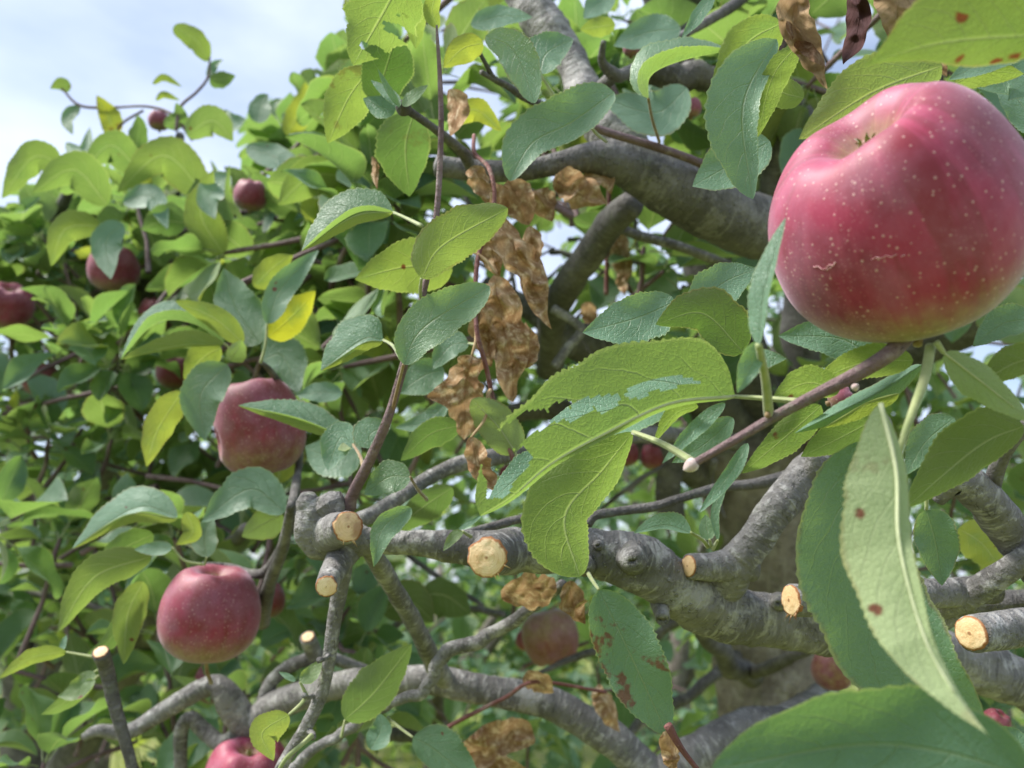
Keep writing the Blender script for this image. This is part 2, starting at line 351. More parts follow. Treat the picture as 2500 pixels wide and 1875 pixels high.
HERO = {'n': 0}
def leaf(tree, mid, A, B, d, side='t', dd=0.0, k=.55, cup=.20, fold=None, pet=None, pd=None, pr=.00085, pm=None,
         holes=(), dead=False, crinkle=0.0, nt=56, ns=6, blunt=.58, tip=.95, wave=.07, label=None, name=None, mat=None, ragged=0.0, rib=False, **props):
    """One leaf whose midrib runs base -> tip. A / B are its half widths left / right of that line. fold=(zA,zB) tilts the halves in cm."""
    if side == 't' and not dead: props['pale'] = min(1.0, props.get('pale', 0)+.40)
    HERO['n'] += 1; seed = HERO['n']*3.7
    m = cat([(p[0], p[1]) for p in mid], nt)
    tt = np.linspace(0, 1, nt+1)
    tg = np.gradient(m, axis=0); tg /= np.linalg.norm(tg, axis=1)[:, None]+1e-9
    n = np.stack([tg[:, 1], -tg[:, 0]], 1)
    w = prof(tt, blunt, tip)
    yc = m[:, 1].mean(); sg = 1.0 if side == 't' else -1.0
    S = np.linspace(-1, 1, 2*ns+1)
    X = np.zeros((nt+1, 2*ns+1)); Y = X.copy(); D = X.copy()
    rag = np.array([noise.noise((t*7, seed, 0)) for t in tt]); rag2 = np.array([noise.noise((t*7, seed, 9)) for t in tt])
    ta = min(1.0, 85.0/max(abs(A), abs(B), 1.0))
    tooth = np.array([1-.018*ta, 1.002, 1+.034*ta])[np.arange(nt+1) % 3]*(1+.012*np.sin(np.arange(nt+1)*2.3+seed))
    for j, s in enumerate(S):
        off = (A if s > 0 else -B)*abs(s)*w
        e = np.ones(nt+1)
        if abs(s) > .99 and not dead: e = tooth
        e = e*(1+(rag if s > 0 else rag2)*(.13+ragged)*abs(s))
        off = off*e
        X[:, j] = m[:, 0]+n[:, 0]*off + (tg[:, 0]*abs(off)*.03); Y[:, j] = m[:, 1]+n[:, 1]*off + (tg[:, 1]*abs(off)*.03)
        D[:, j] = d+dd*tt
        scale_w = (abs(A)+abs(B))*.5/F*d
        if fold is None:
            D[:, j] += sg*k*(yc-Y[:, j])/F*d
            D[:, j] -= sg*cup*scale_w*w*(s*s)
        else:
            D[:, j] += (fold[0] if s > 0 else fold[1])*.01*np.abs(s)**1.2*w
        ph = seed+(2.0 if s > 0 else 0.0)
        D[:, j] += wave*scale_w*np.sin(tt*9.0+ph)*abs(s)**1.5*w*2
        D[:, j] += .10*scale_w*np.sin(tt*3.1+seed)*sg
    if crinkle:
        for i in range(nt+1):
            for j in range(2*ns+1):
                q = Vector((X[i, j]/48.0, Y[i, j]/48.0, seed)); q2 = q*2.6
                D[i, j] += crinkle*(noise.noise(q*.8)*1.1+.45*noise.noise(q2*.8)+1.3*abs(noise.noise(q*1.1+Vector((2, 9, 4)))))*.01
                X[i, j] += crinkle*15*noise.noise(q*.9+Vector((5, 3, 1))); Y[i, j] += crinkle*15*noise.noise(q*.9+Vector((1, 8, 4)))
    co = PN(X, Y, D).reshape(-1, 3)
    W = 2*ns+1
    uv = np.stack([np.repeat(tt, W), np.tile((S*.5+.5), nt+1)], 1)
    faces = []
    for i in range(nt):
        for j in range(2*ns):
            if holes:
                uc = (tt[i]+tt[i+1])/2; vc = (S[j]+S[j+1])/4+.5; cut = False
                for (hu, hv, ru, rv) in holes:
                    q = ((uc-hu)/ru)**2+((vc-hv)/rv)**2 + .9*noise.noise((uc*17, vc*5, seed))
                    if q < 1: cut = True; break
                if cut: continue
            a0 = i*W+j
            f = (a0, a0+W, a0+W+1, a0+1)
            faces.append(f if side == 't' else f[::-1])
    nm = name or ('dead_leaf' if dead else 'leaf')
    me = mesh(nm, co, faces, mat or (M_DEAD if dead else M_LEAF), uv)
    base = co[ns]
    o = link(nm, me, tree, base, hero=1.0, **props)
    if side == 'u' and not dead and (rib or (nt >= 56 and props.get('pale', 0) > .5)):                # the midrib stands proud of the underside
        iv = [i for i in range(0, int(nt*.86), 3)]
        cc = PN(X[:, ns], Y[:, ns], D[:, ns]); scl = min(1.3, (abs(A)+abs(B))/130.0)
        tube('midrib', [tuple(cc[i]+(cA-cc[i])/np.linalg.norm(cA-cc[i])*.00025) for i in iv], [.00055*scl*(1-.8*i/nt) for i in iv], M_PALEVEIN, o, seg=6, world=True)
    if label: o['label'] = label
    # raised midrib + petiole as a stalk
    pts = []
    if pet:
        ps = [tuple(m[0])]+list(pet); dl = float(D[0, ns]); de = pd if pd is not None else dl
        for i, q in enumerate(ps): pts.append((q[0], q[1], dl+(de-dl)*i/(len(ps)-1)))
        c = cat(pts, 10)
        tube('petiole', c, [pr*(.85+.5*i/10) for i in range(11)], pm or (M_DRYST if dead else M_PET), o, seg=7, world=False)
    return o

def tube(name, c, rad, mat, parent, seg=12, world=False, bump=0.0, cap=True, capf=.25, closed_tip=False, seedv=0.0, knots=()):
    """A limb along c: rows of (px, py, depth) or world points; rad in metres."""
    p = np.array([P(*q) for q in c]) if not world else np.array(c, float)
    n = len(p); rad = np.array(rad, float)
    tg = np.gradient(p, axis=0); tg /= np.linalg.norm(tg, axis=1)[:, None]+1e-12
    ref = Vector((0, 0, 1)) if abs(tg[0][2]) < .9 else Vector((1, 0, 0))
    nrm = Vector(tg[0]).cross(ref).normalized()
    v, uv = [], []; L = 0.0
    for i in range(n):
        T = Vector(tg[i]); nrm = (nrm-T*nrm.dot(T)).normalized(); b = T.cross(nrm)
        if i: L += np.linalg.norm(p[i]-p[i-1])
        for k in range(seg+1):
            a = 2*math.pi*(k % seg)/seg
            dr = nrm*math.cos(a)+b*math.sin(a)
            r = rad[i]
            if bump:
                q = Vector(p[i])+dr*r
                r *= 1+bump*(noise.noise(q*38+Vector((seedv, 0, 0)))*.9+noise.noise(q*110)*.45+noise.noise(q*270)*.22)
            v.append(Vector(p[i])+dr*r); uv.append((L, k/seg))
    f = []
    W = seg+1
    for i in range(n-1):
        for k in range(seg): a = i*W+k; f.append((a, a+1, a+W+1, a+W))
    if cap:
        for i0, sgn in ((0, -1), (n-1, 1)):
            ci = len(v); v.append(Vector(p[i0])+Vector(tg[i0])*sgn*rad[i0]*(capf if sgn > 0 else .25)); uv.append((L*(i0 > 0), .5))
            for k in range(seg):
                a, b2 = i0*W+k, i0*W+k+1
                f.append((ci, b2, a) if sgn < 0 else (ci, a, b2))
    me = mesh(name, [tuple(x) for x in v], f, mat, uv)
    return link(name, me, parent, tuple(p[0]))

def branch(tree, pts, mat=None, bump=.16, step=9.0, seg=18, name='branch', wig=0.0, label=None, capf=.25):
    """pts rows: (px, py, depth, diameter in px)"""
    L = sum(math.hypot(pts[i+1][0]-pts[i][0], pts[i+1][1]-pts[i][1]) for i in range(len(pts)-1))
    n = max(10, int(L/step)); c = cat(pts, n)
    if wig:
        for i in range(len(c)):
            e = min(1, i/3, (len(c)-1-i)/3)
            c[i, 0] += wig*c[i, 3]*noise.noise((c[i, 0]/40, c[i, 1]/40, 3))*e; c[i, 1] += wig*c[i, 3]*noise.noise((c[i, 0]/40, c[i, 1]/40, 8))*e
    rad = c[:, 3]*.5/F*c[:, 2]
    o = tube(name, c[:, :3], rad, mat or M_BARK, tree, seg=seg, bump=bump, capf=capf, seedv=pts[0][0]*.01)
    if label: o['label'] = label
    return o

def cut(parent, ctr, back, r, old=0.0, dome=.12, splinter=0, squash=1.0):
    """sawn face at ctr=(px,py,d) looking away from back; r in px"""
    c = P(*ctr); ax = (c-P(*back)).normalized(); R = r/F*ctr[2]; c = c+ax*R*.09
    ref = Vector((0, 0, 1)) if abs(ax.z) < .9 else Vector((1, 0, 0))
    e1 = ax.cross(ref).normalized(); e2 = ax.cross(e1)
    v, uv, f = [], [], []
    NR, NS = 6, 28
    v.append(c+ax*R*dome); uv.append((0, 0))
    for i in range(1, NR+1):
        q = i/NR
        for k in range(NS):
            a = 2*math.pi*k/NS
            jag = 1+(.11*noise.noise((math.cos(a)*3, math.sin(a)*3, ctr[0])) if i >= NR-1 else 0)
            h = R*dome*(1-q*q)+R*.05*noise.noise((q*3*math.cos(a), q*3*math.sin(a), ctr[1]))
            v.append(c+(e1*math.cos(a)+e2*math.sin(a)*squash)*R*q*jag+ax*h); uv.append((q, k/NS))
    for k in range(NS): f.append((0, 1+k, 1+(k+1) % NS))
    for i in range(NR-1):
        for k in range(NS):
            a = 1+i*NS+k; b = 1+i*NS+(k+1) % NS; f.append((a, a+NS, b+NS, b))
    ci = len(v)
    for k in range(NS): v.append(v[1+(NR-1)*NS+k]-ax*R*.25); uv.append((1, k/NS))
    for k in range(NS):
        a = 1+(NR-1)*NS+k; b = 1+(NR-1)*NS+(k+1) % NS; f.append((a, ci+k, ci+(k+1) % NS, b))
    for s in range(splinter):                           # torn fibres on the rim
        a = math.radians(120+random.uniform(-60, 60)); pnt = c+(e1*math.cos(a)+e2*math.sin(a))*R*.95
        dirv = (e1*math.cos(a)+e2*math.sin(a)+ax*random.uniform(.1, .8)).normalized(); Ls = R*random.uniform(.25, .7); sdv = ax.cross(dirv).normalized()*R*.05
        b0 = len(v); v += [pnt-sdv, pnt+sdv, pnt+dirv*Ls, pnt+ax.normalized()*R*.06]; uv += [(.9, 0)]*4
        f += [(b0, b0+1, b0+2), (b0+1, b0+3, b0+2), (b0+3, b0, b0+2)]
    o = link('cut_face', mesh('cut_face', [tuple(x) for x in v], f, M_CUT, uv), parent, tuple(c))
    if old: o['old'] = old
    return o

def stub(tree, pts, r=None, old=0.0, mat=None, splinter=0, bump=.14, name='stub'):
    """a sawn-off side branch; the last point carries the sawn face"""
    o = branch(tree, pts, mat, bump, 6.0, 22, name, capf=-.1)
    e, b = pts[-1], pts[-2]
    cut(o, e[:3], b[:3], r or e[3]*.47, old, splinter=splinter)
    return o

def bud(parent, x, y, d, r, dirpx=(0, -1), name='bud', mat=None):
    c = P(x, y, d); R = r/F*d; ax = (RT*dirpx[0]-UP*dirpx[1]).normalized()
    pts = [c+ax*R*q for q in np.linspace(-1, 1.05, 9)]
    rad = [R*s for s in (.5, .8, .98, 1, .96, .88, .72, .5, .15)]
    return tube(name, pts, rad, mat or M_BUD, parent, seg=10, world=True, bump=.12)

# ------------------------------------------------------------------ ground
def ground():
    t = NT('meadow'); geo = t.n.new('ShaderNodeNewGeometry'); pos = geo.outputs['Position']
    n = t.noise(pos, .35, 5, .6); n2 = t.noise(pos, 7, 4, .6)
    c = t.mix(t.ramp(n, .35, .65), (.085, .135, .028), (.17, .20, .055)); c = t.mix(t.ramp(n2, .4, .7), c, (.22, .21, .08))
    m = t.done(t.bsdf(c, .9, .2, t.bump(n2, .6, .03)))
    N = 40; v, f = [], []
    xs = np.r_[-300, -120, -50, np.linspace(-20, 20, N-6), 50, 120, 300]; ys = np.r_[-30, -8, np.linspace(-2, 40, N-6), 80, 160, 400, 800]
    for y in ys:
        for x in xs: v.append((x, y, .06*noise.noise((x*.25, y*.25, 0)) if abs(x) < 40 and y < 60 else 0.0))
    w = len(xs)
    for i in range(len(ys)-1):
        for j in range(w-1): f.append((i*w+j, i*w+j+1, (i+1)*w+j+1, (i+1)*w+j))
    o = link('ground', mesh('ground', v, f, m)); o['kind'] = 'structure'
    # grass
    g = NT('grass_blade'); at = g.attr('rnd'); c = g.mix(at, (.10, .17, .03), (.28, .29, .07))
    s = g.bsdf(c, .6, .3); tr = g.n.new('ShaderNodeBsdfTranslucent'); g.set(tr.inputs['Color'], g.mix(at, (.25, .42, .04), (.55, .55, .10)))
    gm = g.done(g.mixs(.4, s, tr.outputs[0]))
    n = 26000; y = 1.2+rng.random(n)**1.6*16; x = (rng.random(n)-.5)*2*(1.5+y*.8); z = np.array([.06*noise.noise((a*.25, b*.25, 0)) for a, b in zip(x, y)])
    h = .08+rng.random(n)*.16; a = rng.random(n)*6.28; wd = .004+.004*rng.random(n); ln = rng.normal(0, .05, (n, 2))
    b0 = np.stack([x-np.cos(a)*wd, y-np.sin(a)*wd, z], 1); b1 = np.stack([x+np.cos(a)*wd, y+np.sin(a)*wd, z], 1); tp = np.stack([x+ln[:, 0], y+ln[:, 1], z+h], 1)
    vv = np.stack([b0, b1, tp], 1).reshape(-1, 3); ff = np.arange(3*n).reshape(-1, 3)
    o = link('grass', mesh('grass', vv, ff, gm, rnd=np.repeat(rng.random(n), 3))); o['kind'] = 'stuff'; o['label'] = 'rough orchard grass below the apple trees'
ground()

# ------------------------------------------------------------------ free leaf shapes for the crowns (length 1 along +Y, top side +Z)
def proto(seed, nt=12, ns=2, petiole=.32):
    r = random.Random(seed); tt = np.linspace(0, 1, nt+1); w = prof(tt, .58+r.uniform(-.06, .08), .80+r.uniform(-.1, .1))*r.choice((.23, .28, .31, .33, .36, .40))
    fold = r.uniform(.05, 1.0); curl = r.uniform(-.25, .9); twist = r.uniform(-.8, .8); wv = r.uniform(.01, .09); ph = r.uniform(0, 6)
    S = np.linspace(-1, 1, 2*ns+1); v, uv = [], []
    for i, t in enumerate(tt):
        by = t-.10*curl*t*t; bz = -curl*.55*t*t
        for s in S:
            sx = s*w[i]*(1+.13*noise.noise((t*5, seed, s*3)))*(1.04 if (i % 2 and abs(s) > .9) else 1.0)
            z = abs(s)*w[i]*fold*.8+wv*math.sin(t*9+ph+s*2)*abs(s)
            a = twist*t; x2 = sx*math.cos(a)-z*math.sin(a); z2 = sx*math.sin(a)+z*math.cos(a)
            v.append((x2, petiole+by+abs(sx)*.1, bz+z2)); uv.append((t, s*.5+.5))
    W = len(S); f = [(i*W+j, i*W+j+1, (i+1)*W+j+1, (i+1)*W+j) for i in range(nt) for j in range(W-1)]
    pr = .011; b = len(v)                                   # stalk: three-sided
    for yy, zz in ((0, 0), (petiole*.5, .012), (petiole+.03, 0)):
        for a in (0, 2.1, 4.2): v.append((pr*math.cos(a), yy, zz+pr*math.sin(a))); uv.append((.02, .5))
    for q in range(2):
        for a in range(3): f.append((b+q*3+a, b+q*3+(a+1) % 3, b+q*3+3+(a+1) % 3, b+q*3+3+a))
    return np.array(v), np.array(f), np.array(uv)
PROTO = [proto(100+i, 14, 2) for i in range(28)]
PMESH = [mesh('leaf', v, f.tolist(), M_LEAF, uv) for v, f, uv in PROTO]
LOWP = [proto(300+i, 5, 1, .2) for i in range(8)]

def frame(dirv, nrm):
    y = dirv.normalized(); x = y.cross(nrm).normalized(); z = x.cross(y)
    return Matrix(((x.x, y.x, z.x), (x.y, y.y, z.y), (x.z, y.z, z.z)))

def rosette(c, axis, n, size, out, droop=.35):
    """leaves radiating from a spur at c"""
    axis = axis.normalized(); ref = Vector((0, 0, 1)) if abs(axis.z) < .9 else Vector((1, 0, 0))
    e1 = axis.cross(ref).normalized(); e2 = axis.cross(e1); a0 = random.random()*6.28
    for i in range(n):
        a = a0+i*2.4+random.uniform(-.3, .3); el = random.uniform(.15, 1.15)
        d = (axis*math.cos(el*1.35)+(e1*math.cos(a)+e2*math.sin(a))*math.sin(el*1.35)); d.z -= droop*random.random(); d.normalize()
        up = (axis*.6+Vector((0, 0, 1.0))+Vector((random.uniform(-.5, .5), random.uniform(-.5, .5), 0)))
        if abs(up.normalized().dot(d)) > .93: up = e1
        out.append((c+d*.006, frame(d, up), size*random.uniform(.65, 1.2), random.randrange(28)))

def join_leaves(name, items, parent, protos, label=None):
    vs, fs, us, rs = [], [], [], []; nb = 0
    for (p, R, s, k) in items:
        v, f, uv = protos[k % len(protos)]
        vs.append(v*s @ np.array(R).T+np.array(p)); fs.append(f+nb); us.append(uv); rs.append(np.full(len(v), random.random())); nb += len(v)
    f = np.concatenate(fs)
    o = link(name, mesh(name, np.concatenate(vs), f, M_LEAF, np.concatenate(us), np.concatenate(rs)), parent); o['kind'] = 'stuff'
    return o
# ------------------------------------------------------------------ the near tree
t0 = (.375, 1.17, 0.0)
T1 = thing('apple_tree', 'near apple tree with grey pruned limbs, large leaves and dry brown leaf tufts', 'tree', t0)
t1 = (-1.15, 2.0, 0.0)
T2 = thing('apple_tree', 'apple tree on the left with small red apples among dense leaves against the sky', 'tree', t1)

def wtube(tree, pts, mat, n=40, seg=24, bump=.12, name='branch'):
    c = []
    p = cat([(q[0], q[2], q[1], q[3]) for q in pts], n)      # by x and height
    return tube(name, [(a[0], a[2], a[1]) for a in p], [a[3] for a in p], mat, tree, seg=seg, world=True, bump=bump)
def W(x, y, d, r): v = P(x, y, d); return (v.x, v.y, v.z, r)

wtube(T1, [(.375, 1.17, -.1, .125), (.372, 1.17, .12, .095), (.37, 1.165, .7, .080), W(1885, 1650, 1.17, .078), W(1870, 1300, 1.14, .076), W(1835, 1060, 1.12, .085)], M_TRUNK, 60, 40, .16, 'trunk')
# inner dark limbs leaving the trunk
for pts in ([W(1850, 1090, 1.13, .050), W(1800, 850, 1.1, .040), W(1720, 600, 1.1, .034), W(1700, 300, 1.08, .028), W(1600, -60, 1.0, .022), W(1500, -400, 1.0, .015)],
            [W(1840, 1080, 1.12, .045), W(1960, 820, 1.15, .036), W(2000, 420, 1.15, .030), W(1930, 150, 1.1, .024), W(1850, -150, 1.1, .018)],
            [W(1830, 1090, 1.11, .040), W(1640, 900, 1.05, .026), W(1430, 850, .95, .020), W(1300, 760, .95, .014), W(1180, 690, .95, .009)],
            [W(1860, 1110, 1.13, .045), W(2150, 900, 1.1, .030), W(2450, 760, 1.0, .022), W(2750, 600, .95, .015)],
            [W(1850, 1200, 1.16, .045), W(1600, 1100, 1.1, .022), W(1350, 1000, 1.1, .016), W(1150, 1040, 1.1, .010)]):
    wtube(T1, pts, M_DARK, 40, 18, .14)

B = lambda *a, **k: branch(T1, *a, **k)
# low pruned limb
low = B([(2620, 1720, .56), (2420, 1640, .53), (2200, 1575, .50), (2000, 1530, .475), (1830, 1508, .46), (1730, 1478, .45), (1640, 1425, .44), (1540, 1372, .43), (1420, 1345, .43), (1290, 1345, .435), (1180, 1340, .44), (1050, 1330, .44), (930, 1325, .44), (860, 1315, .44), (800, 1300, .44), (770, 1285, .44)] and
        [(2620, 1720, .56, 120), (2420, 1640, .53, 118), (2200, 1575, .50, 125), (2000, 1530, .475, 126), (1830, 1508, .46, 132), (1730, 1478, .45, 142), (1640, 1425, .44, 140), (1540, 1372, .43, 138), (1420, 1345, .43, 118), (1290, 1345, .435, 104), (1180, 1340, .44, 92), (1050, 1330, .44, 68), (930, 1325, .44, 64), (860, 1318, .44, 88), (800, 1306, .44, 96), (770, 1300, .445, 84)], bump=.20, step=6, seg=32, label='thick grey low limb carrying several sawn stubs')
for (x, y, dd, r) in ((1425, 1378, .402, 20), (1545, 1368, .397, 24), (1460, 1330, .405, 11), (1900, 1470, .44, 20)):
    tube('knot', [P(x, y, dd+.016), P(x, y+1, dd+.007), P(x-1, y+2, dd+.003), P(x-1, y+2, dd+.0045)], [r/F*dd*q for q in (1.5, .9, .5, .1)], M_BARK, low, seg=16, world=True, bump=.5)
tube('knot', [P(1612, 1470, .44), P(1616, 1495, .425), P(1618, 1512, .415), P(1618, 1512, .418)], [r/F*.43 for r in (26, 19, 18, 6)], M_BARK, low, seg=14, world=True, bump=.25)
B([(815, 1335, .445, 76), (775, 1316, .44, 84), (768, 1275, .437, 84), (776, 1240, .436, 70), (776, 1218, .437, 46)], bump=.34, step=5, seg=26, name='branch', label='gnarled knob at the end of the low limb')
tube('knot', [P(760, 1250, .437), P(752, 1224, .434), P(752, 1206, .433)], [.006, .0048, .003], M_BARK, low, seg=12, world=True, bump=.5)
tube('knot', [P(800, 1250, .434), P(822, 1228, .432), P(838, 1222, .432)], [.008, .006, .004], M_BARK, low, seg=12, world=True, bump=.6)
for i in range(22):                                        # tangle of fine dark twigs inside the tree
    x0, y0, dd = random.uniform(1150, 1750), random.uniform(520, 1150), random.uniform(.85, 1.1); a = random.uniform(0, 6.28); ln = random.uniform(110, 260)
    x1, y1 = x0+math.cos(a)*ln, y0+math.sin(a)*ln; bx, by = random.uniform(-30, 30), random.uniform(-30, 30)
    B([(x0, y0, dd, random.uniform(9, 22)), ((x0+x1)/2+bx, (y0+y1)/2+by, dd+random.uniform(-.03, .03), random.uniform(7, 14)), (x1, y1, dd+random.uniform(-.05, .05), 5)], M_DARK, wig=.4, seg=10, name='twig')
# sawn stubs
stub(T1, [(800, 1300, .44, 110), (825, 1292, .425, 84), (849, 1286, .405, 78)], 37, 1.0, splinter=3, bump=.2)
stub(T1, [(842, 1340, .44, 84), (825, 1375, .43, 66), (808, 1405, .415, 58), (797, 1431, .398, 54)], 26)
stub(T1, [(1262, 1342, .44, 108), (1230, 1346, .425, 108), (1205, 1354, .405, 104), (1190, 1360, .393, 101)], 49, splinter=3)
stub(T1, [(1830, 1372, .44, 96), (1780, 1378, .436, 84), (1730, 1384, .432, 70), (1682, 1382, .426, 60)], 26)
stub(T1, [(2420, 1440, .43, 70), (2250, 1450, .41, 74), (2080, 1462, .40, 78), (1985, 1466, .396, 78), (1932, 1466, .3925, 78)], 37, splinter=14)
stub(T1, [(2640, 1500, .33, 92), (2520, 1528, .325, 92), (2440, 1540, .320, 90), (2372, 1546, .312, 88)], 41)
B([(1750, 1440, .455, 120), (1790, 1385, .44, 100), (1850, 1315, .435, 88), (1890, 1250, .435, 86), (1945, 1185, .44, 88), (1990, 1135, .445, 80), (2060, 1080, .45, 62), (2160, 1030, .46, 50)], bump=.16, label='grey limb rising from the low limb behind the hanging leaves')
B([(1980, 1175, .44, 60), (1984, 1150, .436, 46), (1986, 1128, .434, 38), (1987, 1110, .433, 34)], bump=.3, name='spur')
B([(2235, 1490, .44, 52), (2280, 1488, .43, 56), (2350, 1462, .42, 62), (2420, 1420, .41, 60), (2520, 1350, .40, 58), (2640, 1290, .40, 56)], label='forked grey limb at the right edge')
B([(2200, 1545, .45, 52), (2276, 1520, .44, 56), (2340, 1490, .435, 58), (2382, 1463, .425, 58)])
B([(2360, 1480, .46, 60), (2440, 1474, .46, 62), (2600, 1468, .46, 60)], M_DARK)
B([(2290, 1225, .40, 30), (2330, 1170, .395, 78), (2400, 1215, .40, 92), (2460, 1290, .41, 96), (2530, 1380, .42, 100), (2650, 1480, .44, 104)], bump=.2, label='grey elbow limb behind the olive leaf')
stub(T1, [(2420, 1190, .40, 40), (2440, 1130, .39, 36), (2470, 1080, .38, 36), (2540, 1000, .37, 34)], 14, mat=M_DARK)
# limb set behind the low one
B([(2240, 1330, .75, 70), (2100, 1690, .72, 90), (1920, 1750, .70, 96), (1790, 1790, .68, 90), (1680, 1850, .66, 92), (1560, 1860, .66, 86), (1473, 1789, .66, 84), (1323, 1713, .66, 76), (1172, 1683, .66, 74), (1060, 1662, .66, 72), (940, 1662, .67, 70), (829, 1672, .68, 66), (678, 1722, .70, 70), (622, 1765, .70, 76), (584, 1751, .70, 74), (546, 1690, .70, 62), (509, 1676, .70, 52), (414, 1728, .69, 44), (313, 1786, .68, 36), (241, 1783, .67, 28), (205, 1800, .67, 22)] and
  [(1600, 1900, .66, 88), (1540, 1845, .66, 86), (1473, 1789, .66, 84), (1323, 1713, .66, 76), (1172, 1683, .66, 74), (1060, 1662, .66, 72), (940, 1662, .67, 70), (829, 1672, .68, 66), (678, 1722, .70, 70), (622, 1765, .70, 76), (584, 1751, .70, 74), (546, 1690, .70, 62), (509, 1676, .70, 52), (414, 1728, .69, 44), (313, 1786, .68, 36), (241, 1783, .67, 28), (205, 1800, .67, 20)], label='smooth grey limb winding along the bottom towards the left', seg=22)
B([(2020, 1690, 1.0, 60), (1920, 1765, .72, 90), (1820, 1780, .69, 92), (1720, 1830, .67, 94), (1620, 1900, .66, 96), (1560, 1990, .7, 96)], label='arched grey limb in front of the trunk at the bottom')
B([(441, 1990, .72, 34), (441, 1872, .72, 33), (442, 1785, .72, 32), (465, 1752, .72, 33), (501, 1785, .72, 38), (546, 1815, .71, 44), (600, 1780, .70, 46)])
B([(640, 1740, .71, 36), (656, 1676, .71, 34), (697, 1634, .71, 36), (746, 1612, .71, 34), (800, 1605, .72, 30), (900, 1640, .74, 26)])
stub(T1, [(790, 1640, .71, 44), (765, 1590, .70, 40), (752, 1555, .69, 38)], 16, mat=M_BARK)
stub(T1, [(335, 1960, .56, 26), (322, 1870, .56, 26), (300, 1790, .56, 28), (279, 1716, .56, 30), (262, 1640, .56, 36), (246, 1592, .55, 42)], 18, mat=M_DARK)
B([(897, 1330, .45, 46), (916, 1363, .46, 46), (957, 1431, .49, 45), (1003, 1506, .53, 44), (1036, 1570, .57, 44), (1062, 1625, .62, 48), (1090, 1665, .66, 50)])
knob = dict(bump=.34, seg=16)
B([(1375, 1425, .50, 30), (1340, 1455, .51, 32), (1285, 1495, .52, 30), (1250, 1520, .525, 31), (1210, 1540, .53, 30), (1172, 1566, .53, 33), (1130, 1572, .53, 30), (1097, 1589, .53, 33), (1070, 1620, .53, 32), (1048, 1665, .53, 31), (1022, 1694, .53, 32), (965, 1712, .53, 28), (908, 1735, .53, 29), (855, 1775, .53, 28), (800, 1812, .53, 27), (750, 1840, .53, 26), (700, 1900, .53, 26)], label='crooked knobbly grey twig across the lower middle', wig=.35, **knob)
B([(838, 1340, .44, 52), (836, 1400, .44, 46), (826, 1460, .44, 38), (814, 1530, .44, 35), (806, 1600, .44, 34), (785, 1690, .44, 34), (748, 1775, .44, 33), (700, 1850, .44, 33), (660, 1930, .44, 33)], bump=.18, label='straight grey twig running down from the sawn knob')
for pts in ([(815, 1590, .44, 15), (795, 1606, .435, 12), (778, 1612, .43, 14)], [(772, 1695, .44, 14), (752, 1702, .435, 12), (742, 1697, .43, 14)], [(745, 1780, .44, 16), (762, 1790, .435, 14), (764, 1800, .43, 16)]):
    B(pts, name='spur')
B([(880, 1270, .5, 40), (927, 1247, .51, 38), (1021, 1183, .53, 38), (1080, 1150, .54, 38), (1134, 1130, .55, 42), (1210, 1116, .56, 44), (1285, 1100, .57, 42), (1420, 1080, .6, 40), (1600, 1060, .7, 40), (1800, 1080, 1.0, 40)], label='dark grey limb slanting behind the dry curled leaf')
B([(1140, 1302, .46, 20), (1200, 1285, .47, 22), (1300, 1264, .48, 22), (1420, 1281, .48, 25), (1455, 1258, .48, 24), (1530, 1246, .49, 22), (1600, 1236, .49, 23), (1666, 1215, .49, 22), (1760, 1190, .50, 24), (1850, 1180, .50, 26), (1960, 1150, .50, 30)], M_DARK, bump=.25)
# long purple shoot
shoot = B([(852, 1240, .435, 36), (862, 1205, .43, 28), (900, 1130, .42, 27), (946, 1024, .41, 24), (985, 895, .405, 20), (1020, 770, .40, 17), (1052, 630, .40, 16), (1068, 500, .40, 15), (1074, 400, .40, 15), (1077, 300, .40, 14), (1074, 190, .40, 12), (1069, 110, .40, 9), (1066, 62, .40, 5)], M_SHOOT, bump=.10, seg=12, label='long upright purple-brown shoot', name='twig')
B([(1157, 330, .52, 9), (1159, 373, .50, 10), (1195, 414, .48, 11), (1206, 497, .47, 11), (1168, 625, .46, 12), (1161, 719, .45, 11), (1165, 813, .44, 12), (1187, 896, .44, 12), (1206, 983, .44, 12), (1229, 1051, .44, 12), (1262, 1149, .44, 13)], M_RED, bump=.08, seg=10, name='twig', label='thin reddish shoot hanging with dry leaves')
B([(1035, 1810, .60, 9), (1120, 1760, .60, 11), (1230, 1705, .60, 10), (1310, 1665, .60, 9), (1480, 1690, .62, 8)], M_RED, bump=.08, seg=10, name='twig')
B([(1630, 1770, .36, 22), (1665, 1830, .36, 14), (1720, 1900, .36, 12)], M_RED, seg=10, name='twig')
B([(1480, 720, .8, 12), (1483, 600, .8, 12), (1488, 440, .8, 11)], M_RED, seg=10, name='twig')
# upper limbs
B([(1250, -80, .66, 96), (1285, 0, .65, 94), (1330, 60, .64, 96), (1385, 130, .63, 82), (1415, 200, .62, 84), (1440, 260, .61, 110), (1490, 320, .60, 120), (1540, 400, .59, 120)], M_BARK, bump=.2, seg=26, label='pale grey limb coming down from the top edge')
B([(2300, 690, .80, 120), (2100, 650, .74, 130), (1960, 600, .68, 140), (1854, 556, .63, 150), (1760, 520, .60, 152), (1666, 474, .58, 142), (1590, 432, .57, 128), (1510, 396, .56, 104), (1436, 386, .555, 74), (1360, 400, .55, 56), (1266, 416, .55, 52), (1153, 416, .55, 52), (1064, 404, .545, 50)], M_DARK, bump=.10, seg=30, label='thick smooth dark limb reaching left to a blunt end')
B([(1540, 500, .62, 70), (1495, 540, .66, 72), (1440, 620, .70, 72), (1385, 695, .74, 76), (1350, 770, .8, 70), (1340, 900, .9, 70)], M_DARK)
